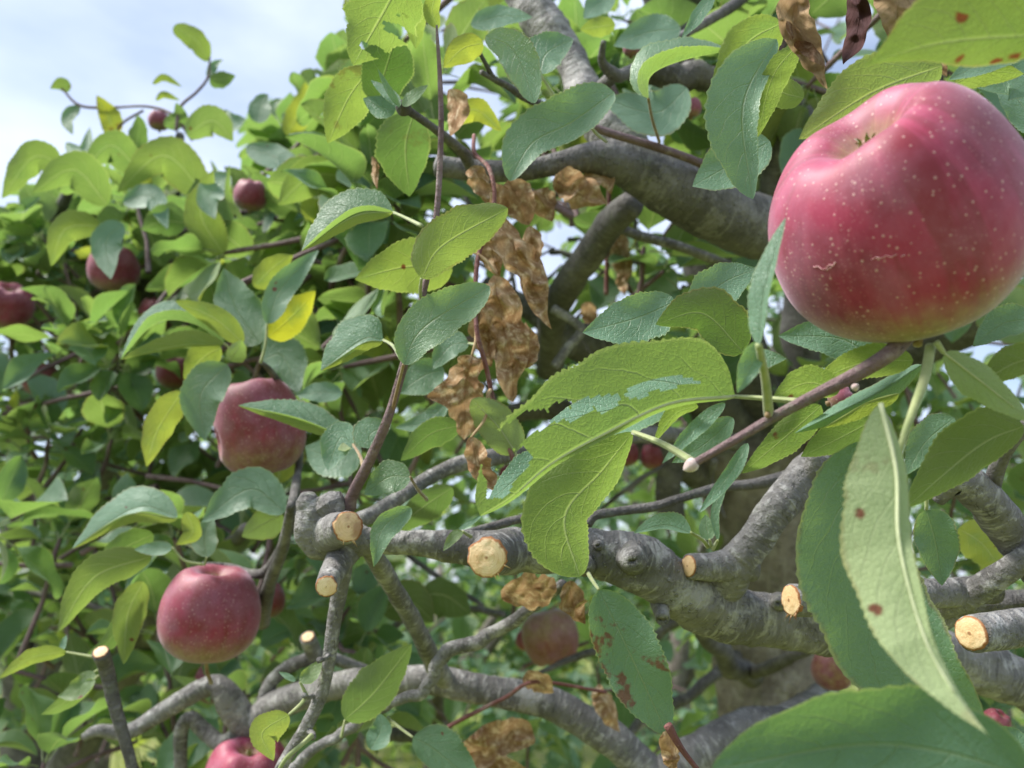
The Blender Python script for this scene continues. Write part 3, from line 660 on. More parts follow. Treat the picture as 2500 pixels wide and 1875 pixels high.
B([(1480, 545, .68, 24), (1560, 575, .68, 25), (1666, 604, .69, 24), (1780, 650, .72, 24)], M_BARK)
B([(1349, 753, .72, 24), (1417, 802, .72, 25), (1385, 850, .72, 22), (1353, 896, .72, 22)], M_BARK)
B([(1417, 802, .72, 22), (1520, 790, .76, 22), (1640, 760, .8, 22)], M_DARK)
B([(978, 255, .43, 26), (1000, 272, .44, 22), (1059, 313, .47, 20), (1127, 369, .50, 24), (1150, 412, .53, 30)], M_DARK, bump=.2, name='twig')
B([(1165, 117, .46, 10), (1188, 160, .47, 11), (1206, 192, .48, 15), (1240, 211, .49, 17), (1296, 245, .52, 19), (1420, 290, .58, 20)], M_DARK, name='twig', bump=.2)
B([(1175, 176, .47, 12), (1206, 194, .48, 14)], M_BARK, name='spur')
B([(1436, 301, .52, 17), (1474, 320, .52, 19), (1587, 354, .53, 20), (1666, 381, .54, 22), (1760, 420, .57, 24)], M_SHOOT, name='twig')
B([(1474, 100, .55, 12), (1470, 150, .56, 22), (1500, 182, .57, 34), (1530, 178, .58, 30), (1587, 139, .6, 22), (1666, 87, .62, 22), (1780, 20, .65, 24), (1860, -40, .7, 26)], M_DARK, bump=.3)
B([(1440, 250, .60, 40), (1480, 200, .585, 36), (1505, 180, .57, 34)], M_DARK, bump=.3, name='spur')
B([(1620, -40, .7, 26), (1720, 10, .72, 28), (1680, 70, .75, 30), (1560, 120, .8, 30)], M_DARK)
B([(2265, -20, .33, 14), (2278, 120, .32, 15), (2290, 190, .31, 16), (2320, 330, .33, 18)], M_DARK, name='twig')
# the near twig that bears the big apple
near = B([(1690, 1134, .268, 22), (1740, 1105, .266, 21), (1798, 1072, .264, 23), (1892, 1017, .262, 25), (2005, 957, .260, 29), (2099, 909, .258, 34), (2180, 856, .257, 40), (2235, 790, .265, 46)], M_SHOOT, bump=.10, seg=16, step=5, name='twig', label='purple-brown near twig under the big apple')
bud(near, 1686, 1137, .268, 19, (-.8, .5)); bud(near, 2088, 946, .256, 9, (.2, .9)); bud(near, 1874, 1012, .259, 8, (-.2, -.9), mat=M_PETR)
bud(T1, 983, 262, .428, 20, (-.7, -.6), mat=M_DARK)

for pts in ([(1600, 1430, .75, 40), (1666, 1484, .78, 44), (1779, 1608, .9, 50), (1836, 1650, 1.0, 54)], [(2120, 1530, .72, 26), (2005, 1566, .75, 26), (1920, 1610, .82, 30), (1843, 1642, .95, 34)],
            [(1500, 1920, .9, 20), (1560, 1760, .95, 22), (1680, 1700, 1.0, 26), (1800, 1600, 1.1, 30)], [(1230, 1500, .9, 16), (1100, 1480, .95, 18), (1000, 1500, 1.0, 18), (940, 1560, 1.0, 14)],
            [(1180, 1480, .95, 12), (1060, 1400, 1.0, 14), (960, 1330, 1.05, 12)], [(1760, 1440, .8, 24), (1580, 1560, .85, 22), (1420, 1600, .9, 18), (1300, 1650, .9, 12)],
            [(1300, 1930, .8, 40), (1180, 1850, .85, 44), (1040, 1800, .9, 40), (900, 1790, .95, 30)], [(300, 1500, .9, 14), (180, 1470, .95, 18), (60, 1440, 1.0, 22), (-60, 1380, 1.0, 24)]):
    B(pts, M_DARK, wig=.3)
# ------------------------------------------------------------------ leaves near the lens, right side
def L(*a, **k): return leaf(T1, *a, **k)
L([(2540, 85), (2350, 98), (2230, 120), (2096, 166)], 70, 195, .215, 'u', yellow=.12, deep=.55, tip=1.6, label='broad green leaf with brownish tip above the big apple')
L([(2300, 160), (2130, 225), (1950, 340)], 70, 82, .285, 'u', k=.3, spot=.1, yellow=.1, label='bright serrated yellow-green leaf behind the big apple', nt=64)
L([(1896, 95), (1815, 260), (1838, 486)], 38, 92, .36, 't', k=.3, tip=.7, label='pale grey-green leaf hanging point down left of the big apple', pale=.2)
L([(1950, 105), (1885, 190), (1850, 335)], 38, 26, .365, 'u', k=.3, yellow=.2)
L([(1880, 345), (1770, 410), (1690, 455)], 62, 66, .40, 't', pale=.2)
L([(1910, 55), (1820, 110), (1742, 255)], 72, 52, .42, 'u', yellow=.25, pet=[(1960, 40)])
L([(1962, 240), (1900, 215), (1880, 120)], 40, 45, .41, 'u', yellow=.2)
L([(1583, 241), (1590, 185), (1660, 150), (1785, 122)], 64, -38, .43, 't', fold=(1.0, -.8), yellow=.1, pet=[(1592, 290), (1610, 347)], pd=.53, pm=M_PETR)
L([(1500, 225), (1395, 300), (1300, 350), (1244, 442)][::1], 40, 78, .44, 't', k=.35, tip=.6, blunt=.45, pale=.3, label='large pale green leaf before the dark upper limb', nt=64)
B([(1432, 296, .455, 8), (1455, 325, .48, 8), (1480, 345, .53, 8)], M_PET, name='petiole')
L([(1185, 88), (1255, 125), (1306, 252)], 48, 44, .42, 't', k=.3, yellow=.1, tip=.7, label='drooping grey-green leaf with net of pale veins')
L([(1318, 180), (1335, 130), (1400, 95)], 52, 44, .47, 't', pet=[(1340, 215), (1356, 240)], pale=.3)
L([(1150, 62), (1220, 40), (1300, 42)], 30, 28, .56, 't', pale=.3)
L([(1180, 105), (1130, 118), (1082, 165)], 40, 32, .45, 'u', yellow=.5, spot=.3)
L([(985, -60), (930, 40), (862, 160)], 95, 92, .41, 'u', yellow=.15, spot=.25, holes=((.50, .97, .06, .4), (.78, .9, .05, .5), (.33, .80, .012, .05), (.36, .70, .010, .04)), ragged=.2, nt=72, ns=9, label='big yellow-green leaf with torn edge at the top')
L([(925, 255), (935, 190), (965, 95)], 62, 66, .435, 'u', deep=.75, tip=.45)
L([(905, 165), (850, 240), (800, 350)], 62, 58, .46, 'u', yellow=.2, blotch=.35)
L([(1010, 275), (990, 360), (1000, 480)], 60, 74, .50, 'u', deep=.45, spot=.6, blotch=.2)
L([(1098, 300), (1160, 268), (1225, 320)], 30, 30, .55, 'u', yellow=.7)
L([(975, 262), (945, 215), (922, 168)], 7, 10, .42, 't', fold=(.2, -.2), pale=.6, nt=30, ns=3)
L([(978, 258), (955, 230), (905, 195)], 18, 12, .425, 't', pale=.5, nt=30, ns=3)
L([(982, 258), (1015, 230), (1045, 208)], 16, 14, .42, 't', yellow=.25, nt=40, ns=3)
L([(966, 268), (930, 262), (886, 240)], 26, 30, .44, 't')
L([(1070, 70), (1055, 20), (1085, -60)], 22, 18, .40, 'u', yellow=.3)
L([(985, 1), (1010, 60), (1015, 120)], 30, 24, .47, 'u', yellow=.2)
L([(1745, -20), (1702, 40), (1664, 94)], 18, 16, .42, 't', pale=1.0)
L([(1678, 215), (1600, 275), (1468, 240)], 58, 56, .56, 't', pale=.5)
L([(1662, 70), (1580, 80), (1498, 112)], 42, 42, .60, 't', pale=.5)
L([(1502, 60), (1455, 66), (1416, 72)], 26, 26, .58, 'u', yellow=.3)
L([(1500, -10), (1460, 10), (1425, 45)], 30, 30, .62, 't', pale=.4)
for pts in ([(1560, 170, .66, 56), (1680, 185, .67, 66), (1800, 205, .69, 62), (1900, 250, .71, 76), (2000, 340, .73, 90), (2100, 420, .76, 90)], [(1940, 290, .72, 60), (1900, 380, .74, 56), (1880, 480, .76, 60)]):
    B(pts, M_DARK, wig=.25, bump=.3)
# middle
L([(1029, 680), (1080, 600), (1240, 508)], 66, 60, .385, 'u', k=.25, yellow=.12, spot=.25, pet=[(1026, 710), (1030, 745)], pd=.402, label='bright lime leaf with brown specks in the centre', nt=64, tip=.7)
L([(960, 518), (865, 522), (736, 613)], -14, 62, .43, 't', fold=(-.5, .9), yellow=.05, pet=[(990, 532), (1030, 552)], pd=.40)
L([(960, 518), (865, 528), (736, 613)], 22, 2, .427, 'u', k=.2, yellow=.3, nt=40)
L([(985, 890), (1035, 800), (1196, 700)], 60, 56, .392, 't', k=.35, yellow=.12, pet=[(975, 930), (955, 1015)], pd=.41, pm=M_PETR, tip=.62, label='fresh green leaf on the purple shoot, lower centre', nt=64)
L([(1105, 660), (1000, 650), (866, 682)], 68, 66, .47, 'u', spot=1.3, yellow=.25, label='yellow-green leaf with rust-red spots')
L([(936, 830), (885, 830), (783, 905)], 12, 60, .45, 't', fold=(-.3, .8), pale=.3, pet=[(960, 845), (980, 878)], pd=.41)
L([(936, 832), (885, 838), (783, 905)], 22, 0, .446, 'u', k=.2, yellow=.4, nt=40)
L([(1144, 838), (1100, 845), (1056, 902)], 28, 34, .49, 't', pet=[(1165, 842)], pd=.47)
L([(1085, 905), (1040, 915), (975, 960)], 46, 40, .52, 't')
L([(1259, 1105), (1215, 1040), (1152, 975)], 48, 50, .435, 'u', k=.3, pale=.85, blunt=.42, pet=[(1262, 1135)], label='rounded pale leaf underside behind the thin red shoot', tip=.6)
L([(1093, 980), (1040, 1030), (965, 1045)], 22, 26, .50, 't')
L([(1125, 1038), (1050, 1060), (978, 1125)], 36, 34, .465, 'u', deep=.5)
L([(1002, 1165), (950, 1165), (890, 1208)], 42, 40, .425, 't', yellow=.1, pet=[(1020, 1195), (1042, 1220)], pd=.5, pm=M_PETR)
L([(905, 1095), (905, 1060), (955, 1035)], 42, 36, .44, 't', pale=.3)
L([(862, 1085), (830, 1070), (800, 1150)], 36, 42, .46, 't', pale=.4, pet=[(880, 1115), (886, 1138)], pd=.43, pm=M_PETR)
L([(1004, 1240), (935, 1290), (912, 1384)], 34, 26, .40, 't', k=.3, pale=.35, yellow=.1, label='small pale leaf lying across the low limb')
L([(1105, 1190), (1030, 1240), (955, 1300)], 40, 34, .52, 'u', deep=.4)
# the large holed leaf and its neighbours
L([(1795, 968), (1635, 986), (1476, 1060), (1349, 1131), (1247, 1216), (1172, 1260)], 12, 186, .285, 'u', k=.22, cup=.08, yellow=.10, spot=.15, rib=True, blunt=.36, tip=.50,
  holes=((.25, .345, .10, .05), (.13, .36, .012, .012), (.42, .33, .055, .05), (.50, .28, .07, .06), (.60, .22, .08, .06), (.70, .16, .10, .07), (.80, .10, .12, .11), (.79, .30, .08, .11), (.87, .28, .06, .16)), nt=130, ns=20,
  pet=[(1860, 972), (1955, 980)], pd=.262, label='large bright leaf with a pale hole and a chewed gap along its thick midrib')
L([(1720, 955), (1600, 930), (1470, 940)], 62, 62, .32, 't', k=1.3, pale=.8)
L([(1640, 970), (1500, 1000), (1340, 1030)], 66, 60, .335, 't', k=1.3, pale=.8, label='pale leaf seen through the chewed gap')
L([(1705, 992), (1650, 1010), (1597, 1080)], 12, 24, .30, 'u', yellow=.2, nt=60)
L([(1390, 1105), (1300, 1140), (1190, 1228)], 46, 44, .32, 't', pale=1.0, k=1.0)
L([(1545, 1055), (1470, 1150), (1380, 1260), (1415, 1408)], 58, 108, .30, 'u', k=.2, yellow=.12, pet=[(1620, 1085), (1692, 1128)], pd=.268, tip=.55, blunt=.78, label='broad serrated green leaf hanging in front of the low limb', nt=80, pr=.0011)
L([(1650, 735), (1560, 775), (1422, 812)], 64, 58, .335, 't', k=.5, label='blue-green leaf behind the holed leaf')
L([(1690, 770), (1760, 695), (1850, 655)], 55, 60, .36, 't')
L([(1815, 860), (1715, 765), (1600, 792)], 52, 72, .315, 'u', k=.3, deep=.7, blunt=.5, label='dark green leaf with glowing rim left of the big apple')
L([(1852, 842), (1868, 700), (1919, 530)], 36, 14, .235, 't', k=.15, fold=(.5, -.3), pale=.35, tip=.9, pet=[(1868, 925), (1876, 1010)], pd=.262, pr=.0013, label='narrow pale blade standing in front of the big apple')
L([(1848, 835), (1832, 895), (1800, 960)], 24, 30, .24, 't', k=.2, pale=.4)
L([(1800, 905), (1860, 880), (1920, 875)], 30, 26, .29, 't', pale=.5)
L([(2230, 880), (2110, 885), (1980, 935)], 40, 42, .285, 'u', yellow=.2)
L([(2150, 905), (2060, 830), (1900, 820)], 50, 60, .30, 't')
L([(2050, 955), (1970, 935), (1885, 975)], 34, 44, .285, 'u', yellow=.15, spot=.9)
L([(2250, 890), (2150, 955), (2050, 1005), (1940, 1058)], 32, 24, .295, 't', k=.6, fold=(.4, .7), pale=.45, label='twisted leaf under the near twig')
L([(2195, 960), (2120, 985), (2010, 1045)], 28, 4, .29, 'u', k=.2, yellow=.4, nt=40)
L([(2005, 990), (1925, 1060), (1810, 1156)], 44, 36, .30, 'u', k=.3, yellow=.15, spot=.8, label='yellow-green leaf with red-brown spots below the near twig')
L([(1826, 1082), (1780, 1160), (1705, 1254)], 20, 18, .30, 't', pale=.5)
L([(1770, 984), (1700, 1045), (1616, 1132)], 20, 20, .295, 't', pale=.9)
L([(1790, 1020), (1720, 1085), (1640, 1130)], 32, 34, .325, 't', pale=.7, spot=.6)
B([(1600, 1000, 1.0, 56), (1622, 1120, 1.0, 60), (1640, 1260, 1.02, 66)], M_DARK, wig=.3)
L([(2135, 1025), (2050, 1070), (1955, 1115)], 34, 52, .305, 'u', deep=.45)
stalk = B([(2272, 845, .250, 24), (2258, 920, .243, 23), (2228, 1005, .236, 20), (2205, 1070, .232, 16), (2192, 1140, .231, 13)], M_PET, bump=.04, seg=12, name='petiole', label='thick pale green leaf stalk below the big apple')
L([(2150, 985), (2188, 1150), (2196, 1330), (2255, 1550), (2330, 1690), (2412, 1795)], 30, 140, .236, 'u', k=.12, dd=-.06, pale=1.0, blotch=.25, spot=1.6, wave=.14, tip=1.25, blunt=.72, cup=.1, label='long pale-green leaf underside hanging at the right', nt=110, ns=9)
L([(2110, 1075), (2090, 1300), (2160, 1500), (2290, 1680), (2400, 1775)], 118, 165, .285, 't', k=.25, spot=.15, tip=.62, label='big dark green leaf hanging behind the pale one', nt=100, ns=8)
L([(2520, 1900), (2300, 1835), (2080, 1820), (1735, 1880)], 190, 150, .205, 't', k=.3, tip=.72, deep=.2, label='blurred green leaf nearest the lens at the bottom right', ns=8)
L([(2500, 1040), (2390, 1090), (2211, 1240)], 52, 88, .275, 'u', k=.3, deep=.75, yellow=.15, label='olive leaf at the right edge under the big apple')
L([(2330, 1020), (2260, 1080), (2212, 1160)], 40, 46, .31, 't')
L([(2305, 862), (2400, 935), (2520, 1030)], 38, 48, .248, 'u', k=.2, pale=.9, pet=[(2285, 835)], label='fuzzy pale leaf underside right below the big apple')
L([(2530, 780), (2450, 790), (2375, 845)], 36, 44, .285, 't')
L([(2540, 870), (2470, 890), (2390, 940)], 34, 46, .26, 'u', yellow=.15, deep=.3)
L([(2540, 880), (2470, 880), (2400, 910)], 10, 40, .262, 't', pale=.5)
L([(2262, 1245), (2285, 1330), (2300, 1430)], 62, 50, .33, 't', k=.2, pet=[(2262, 1190), (2258, 1130)], label='round dark green leaf hanging behind the pale leaf', blunt=.5)
L([(2340, 1290), (2400, 1330), (2450, 1400)], 50, 50, .52, 'u', yellow=.5)
L([(2480, 1420), (2440, 1370), (2420, 1260)], 50, 50, .6, 'u', yellow=.6)
L([(2530, 1850), (2450, 1800), (2400, 1785)], 50, 34, .30, 't')
L([(2530, 100), (2430, 140), (2315, 195)], 32, 40, .30, 't', pale=.3)
L([(2540, 200), (2460, 175), (2385, 215)], 70, 62, .31, 't', label='dark green leaf at the right edge behind the big apple')
L([(2540, 330), (2490, 250), (2420, 180)], 45, 55, .33, 't')
L([(2330, 205), (2400, 175), (2500, 180)], 35, 35, .305, 'u', yellow=.15)
# low middle
L([(1462, 1440), (1535, 1590), (1630, 1795)], 78, 78, .375, 't', k=.25, blotch=.9, spot=.3, pet=[(1445, 1415), (1432, 1392)], pd=.41, label='green leaf with brown lesions hanging under the low limb', nt=72, tip=.72)
L([(842, 1758), (915, 1690), (1006, 1572)], 62, 46, .50, 'u', k=.3, deep=.3, spot=.7, pale=.15, pet=[(833, 1800)], label='olive leaf with red specks by the crooked twig')
L([(1008, 1800), (1060, 1830), (1180, 1930)], 62, 46, .50, 't', pet=[(980, 1780), (945, 1752)], pd=.53)
L([(905, 1830), (930, 1780), (925, 1740)], 28, 30, .52, 't')
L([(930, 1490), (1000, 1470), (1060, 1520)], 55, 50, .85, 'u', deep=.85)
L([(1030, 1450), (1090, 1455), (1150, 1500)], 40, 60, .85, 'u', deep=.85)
L([(1686, 1300), (1622, 1282), (1547, 1302)], 10, 34, .39, 't', pale=.5, pet=[(1715, 1318), (1728, 1335)], pd=.405)
L([(1732, 1318), (1725, 1290), (1722, 1256)], 20, 22, .39, 't', yellow=.15, nt=36, pet=[(1738, 1335)], pd=.405)
L([(1752, 1320), (1745, 1240), (1800, 1120)], 8, 14, .38, 't', pale=.4, nt=30, pet=[(1740, 1340)], pd=.405)
L([(1130, 1298), (1110, 1310), (1082, 1345)], 12, 14, .41, 't', yellow=.3, nt=30, pet=[(1150, 1310)], pd=.42)
L([(1120, 1292), (1150, 1275), (1180, 1256)], 7, 7, .41, 't', pale=.6, nt=24, ns=3)
# ------------------------------------------------------------------ leaves at mid distance, left
L([(546, 838), (470, 790), (380, 790), (294, 878)], -26, 46, .60, 't', fold=(-.8, .9), pet=[(560, 850), (572, 868)])
L([(546, 840), (430, 845), (294, 878)], 6, 34, .595, 'u', k=.2, yellow=.25)
L([(594, 838), (520, 775), (428, 736)], 26, 32, .59, 'u', k=.3, yellow=.35)
L([(634, 840), (575, 750), (545, 655)], 58, 62, .61, 't', k=.3)
L([(652, 790), (690, 700), (778, 610)], 34, 34, .58, 't', k=.3, pale=.4, pet=[(648, 840), (636, 886)], label='pale blue-green leaf above the left apple')
L([(654, 822), (710, 775), (770, 710)], 46, 42, .61, 'u', yellow=.95, label='bright yellow leaf above the left apple')
L([(620, 700), (670, 650), (716, 622)], 30, 36, .64, 'u', yellow=.4)
L([(540, 850), (500, 870), (448, 925)], 40, 40, .62, 'u', yellow=.35, spot=.8)
L([(555, 890), (490, 965), (500, 1077)], 54, 52, .575, 't', k=.3, pale=.2, label='pale green leaf left of the lumpy apple')
L([(445, 955), (385, 1050), (357, 1140)], 36, 40, .59, 'u', yellow=.4, spot=.6)
L([(560, 880), (580, 850), (590, 830)], 20, 30, .58, 'u', pale=.7)
L([(850, 1072), (720, 1022), (581, 990)], -4, 48, .52, 't', fold=(-.4, .8), pale=.2, pet=[(872, 1100), (880, 1118)], pd=.45, label='leaf reaching across the lumpy apple')
L([(850, 1072), (720, 1026), (581, 990)], 16, 4, .518, 'u', k=.2, yellow=.25, nt=40)
L([(880, 1085), (800, 1110), (745, 1090)], 62, 60, .55, 't', pale=.3)
L([(835, 960), (780, 958), (722, 965)], 24, 26, .62, 't', pale=.2)
L([(640, 880), (690, 870), (728, 960)], 56, 44, .66, 't')
L([(695, 1250), (610, 1195), (492, 1275)], 46, 54, .56, 't', k=.5, pale=.35)
L([(690, 1255), (640, 1280), (590, 1310)], 42, 34, .57, 'u', pale=.7)
L([(434, 1262), (330, 1240), (176, 1340)], 12, 48, .57, 't', fold=(-.4, 1.0), pale=.4, label='pale leaf with yellow rim above the round apple')
L([(434, 1266), (310, 1258), (176, 1340)], 22, 2, .566, 'u', k=.2, yellow=.3, nt=40)
L([(370, 1358), (230, 1410), (140, 1545)], 38, 48, .57, 'u', k=.25, yellow=.15, label='curved yellow-green leaf left of the round apple')
L([(375, 1305), (300, 1340), (235, 1385)], 30, 36, .60, 'u', deep=.3)
L([(420, 1335), (370, 1340), (328, 1342)], 18, 18, .56, 't', pale=.7, pet=[(450, 1368), (495, 1378)])
L([(350, 1420), (312, 1500), (302, 1622)], 42, 36, .60, 'u', yellow=.15, spot=.5)
L([(335, 1450), (270, 1560), (210, 1600)], 26, 22, .61, 'u', deep=.4)
L([(455, 1250), (470, 1300), (430, 1330)], 22, 26, .57, 'u', yellow=.3)
L([(505, 1360), (500, 1310), (520, 1260)], 34, 32, .59, 't', pet=[(498, 1380)])
L([(162, 1592), (80, 1605), (-6, 1658)], 16, 22, .56, 'u', yellow=.3, blotch=.4, pet=[(195, 1598), (228, 1604)])
L([(150, 1590), (155, 1570), (163, 1550)], 8, 8, .56, 't', pale=.6, nt=20, ns=2)
L([(230, 1640), (180, 1690), (140, 1700)], 24, 24, .57, 't', yellow=.3, spot=.6, pet=[(262, 1626)])
L([(230, 1660), (150, 1720), (100, 1745)], 20, 20, .58, 'u', yellow=.1, pet=[(240, 1650)])
L([(705, 1745), (640, 1790), (668, 1858)], 42, 34, .43, 'u', yellow=.35, pale=.2, blotch=.2, pet=[(735, 1718), (748, 1700)], pd=.435)
L([(732, 1665), (760, 1640), (786, 1610)], 16, 22, .435, 't', yellow=.3, nt=36, pet=[(740, 1680), (748, 1698)])
L([(722, 1662), (700, 1650), (680, 1640)], 8, 8, .435, 't', pale=.4, nt=24, ns=3)
B([(675, 1890, .42, 9), (700, 1850, .42, 10), (740, 1815, .425, 11), (762, 1795, .43, 13)], M_PET, name='petiole')
# left tree: the sky line
def S(*a, **k): return leaf(T2, *a, **k)
S([(508, 150), (480, 100), (424, 64)], 26, 26, .95, 'u', deep=.35, yellow=.15, tip=.5, label='green leaf highest against the sky')
S([(170, 222), (150, 205), (122, 216)], 16, 17, .98, 'u', deep=.4, yellow=.2)
S([(268, 340), (270, 300), (236, 232)], 24, 30, .97, 'u', yellow=.8, blotch=.6, deep=.3, label='orange-brown tinted leaf against the sky')
S([(512, 188), (535, 195), (575, 185)], 22, 22, .95, 'u', deep=.35)
S([(508, 190), (520, 160), (545, 145)], 10, 14, .96, 't', pale=.4)
S([(372, 205), (400, 186), (445, 212)], 6, 12, .97, 'u', deep=.4, yellow=.4, blotch=.4)
S([(380, 245), (400, 228), (440, 245)], 6, 12, .97, 'u', yellow=.4)
S([(194, 258), (165, 290), (178, 330)], 16, 18, .97, 't')
S([(345, 425), (270, 355), (196, 430)], 42, 38, .86, 'u', yellow=.1)
S([(150, 400), (80, 385), (4, 485)], 42, 40, .84, 'u', yellow=.12)
S([(262, 500), (180, 415), (78, 470)], 44, 50, .80, 'u', yellow=.08)
S([(505, 480), (400, 380), (284, 470)], 52, 50, .84, 'u', yellow=.08, label='broad curved leaf in the upper left foliage')
S([(545, 620), (490, 520), (520, 415)], 44, 44, .80, 'u', yellow=.15)
S([(560, 425), (510, 480), (525, 535)], 32, 36, .78, 't', pale=.4)
S([(595, 540), (560, 480), (560, 400)], 10, 6, .77, 'u', pale=.7)
S([(835, 430), (760, 430), (678, 500)], 52, 48, .72, 'u', yellow=.12, spot=.4)
S([(245, 550), (160, 560), (124, 650)], 36, 38, .80, 'u', yellow=.2)
S([(300, 545), (260, 590), (270, 682)], 40, 40, .78, 't', pale=.3)
S([(455, 545), (400, 540), (345, 560)], 38, 45, .82, 'u')
S([(300, 495), (370, 480), (410, 560)], 30, 30, .82, 't')
S([(455, 330), (520, 295), (570, 345)], 40, 36, .90, 'u')
S([(520, 285), (560, 300), (600, 290)], 30, 26, .92, 't', pale=.4)
S([(630, 300), (640, 250), (655, 230)], 30, 26, .92, 't')
S([(700, 330), (740, 250), (745, 200)], 30, 34, .90, 'u', yellow=.55)
S([(600, 360), (690, 390), (760, 420)], 30, 30, .85, 't', pale=.4)
S([(400, 305), (440, 290), (430, 250)], 24, 20, .95, 'u')
S([(160, 350), (200, 370), (220, 310)], 14, 22, .92, 't', pale=.4)
S([(330, 380), (340, 310), (335, 280)], 26, 24, .95, 'u', deep=.3)
branch(T2, [(150, 215, .98, 4), (196, 258, .97, 7), (280, 262, .97, 6), (358, 260, .97, 6), (420, 280, .96, 8), (470, 340, .95, 10)], M_SHOOT, name='twig')
branch(T2, [(512, 140, .95, 4), (508, 188, .95, 6), (480, 225, .95, 7), (440, 262, .95, 8), (430, 320, .95, 10)], M_SHOOT, name='twig')
branch(T2, [(272, 340, .97, 4), (300, 300, .97, 6), (350, 270, .97, 6)], M_SHOOT, name='twig')

# ------------------------------------------------------------------ dry leaves
def D_(*a, **k): return leaf(T1, *a, dead=True, side='t', nt=k.pop('nt', 46), ns=k.pop('ns', 10), wave=.25, ragged=k.pop('ragged', .22), fold=(random.uniform(-1.1, 1.1), random.uniform(-1.1, 1.1)), **k)
D_([(1213, 672), (1225, 760), (1245, 860), (1255, 990)], 52, 66, .455, k=.1, crinkle=1.1, pet=[(1190, 640), (1166, 620)], pd=.46, label='largest crinkled brown dry leaf, centre')
D_([(1178, 560), (1200, 610), (1215, 680)], 34, 40, .475, k=.1, crinkle=1.0)
D_([(1290, 560), (1300, 610), (1290, 660)], 26, 30, .49, k=.1, crinkle=1.0)
D_([(1160, 400), (1175, 440), (1190, 500)], 22, 26, .50, k=.1, crinkle=.8)
D_([(1180, 690), (1195, 740), (1190, 800)], 32, 34, .465, k=.1, crinkle=1.0)
D_([(1275, 900), (1290, 850), (1280, 790)], 26, 26, .47, k=.1, crinkle=1.0)
D_([(1420, 440), (1470, 430), (1500, 470)], 20, 22, .55, k=.1, crinkle=.8)
D_([(1205, 762), (1190, 820), (1205, 890)], 20, 30, .45, k=.1, crinkle=.8)
D_([(1205, 510), (1250, 600), (1300, 680), (1345, 805)], 36, 44, .47, k=.1, crinkle=1.2, pet=[(1200, 470)], label='long twisted dry leaf above the largest one')
D_([(1152, 870), (1135, 950), (1135, 1068)], 66, 52, .435, k=.1, crinkle=.6, ragged=.9, pet=[(1162, 830), (1163, 800)], pd=.445, label='lobed brown dry leaf left of the thin red shoot')
D_([(1240, 442), (1265, 490), (1292, 548)], 44, 44, .50, k=.15, crinkle=.4, ragged=.1, label='flat tan dry leaf under the dark limb')
D_([(1345, 440), (1400, 460), (1470, 505)], 40, 36, .53, k=.1, crinkle=1.0)
D_([(1180, 455), (1215, 480), (1230, 520)], 26, 30, .51, k=.1, crinkle=.7)
D_([(1300, 470), (1330, 500), (1345, 540)], 30, 30, .54, k=.1, crinkle=.9)
D_([(1150, 1068), (1160, 1130), (1212, 1205)], 38, 24, .425, k=.1, crinkle=.7, pet=[(1185, 1020), (1192, 960), (1199, 950)], pd=.44, label='small curled dry leaf on a long bent stalk')
D_([(1225, 1440), (1290, 1438), (1362, 1430)], 42, 46, .47, k=.1, crinkle=.8, blunt=.35, tip=.35, label='dry tan leaf tucked under the low limb')
D_([(1390, 1425), (1400, 1480), (1425, 1525)], 34, 30, .44, k=.1, crinkle=.9)
D_([(1180, 1770), (1205, 1830), (1190, 1930)], 80, 85, .62, k=.1, crinkle=1.1, ragged=.8, label='pale crumpled dry leaf at the bottom edge')
D_([(1455, 1665), (1475, 1720), (1512, 1785)], 22, 26, .62, k=.1, crinkle=.9)
D_([(1280, 1655), (1310, 1660), (1350, 1690)], 24, 24, .60, k=.1, crinkle=.9)
D_([(1640, 1790), (1635, 1830), (1645, 1890)], 24, 28, .36, k=.1, crinkle=.9, label='small dry curl beside the lesioned leaf')
D_([(1950, -30), (1935, 50), (1975, 130), (2020, 215)], 46, 36, .33, k=.1, crinkle=.8, fuzzy=.8, ragged=.1, label='twisted tan dry leaf at the top, left of the black one')
D_([(1925, 50), (1950, 100), (2015, 165)], 18, 16, .325, k=.1, crinkle=.6, dark=.55, ragged=.1)
D_([(2085, -40), (2095, 60), (2062, 158)], 30, 32, .325, k=.1, crinkle=.6, dark=1.0, ragged=.1, label='blackened curled leaf at the top edge')
D_([(2180, -60), (2190, 20), (2172, 104)], 62, 62, .32, k=.1, crinkle=.3, fuzzy=1.0, ragged=.05, blunt=.3, label='fuzzy tan leaf underside at the top edge')
D_([(1100, 215), (1115, 270), (1100, 335)], 30, 22, .50, k=.1, crinkle=.5)
D_([(1505, 560), (1515, 640), (1520, 730)], 26, 26, .78, k=.1, crinkle=.9)
D_([(1440, 740), (1440, 770), (1435, 800)], 22, 22, .8, k=.1, crinkle=.7)
D_([(905, 380), (915, 410), (920, 460)], 10, 12, .50, k=.1, crinkle=.7, dark=.2)
D_([(2285, 140), (2300, 165), (2315, 185)], 16, 14, .29, k=.1, crinkle=.3, dark=.2, nt=20, ns=4)

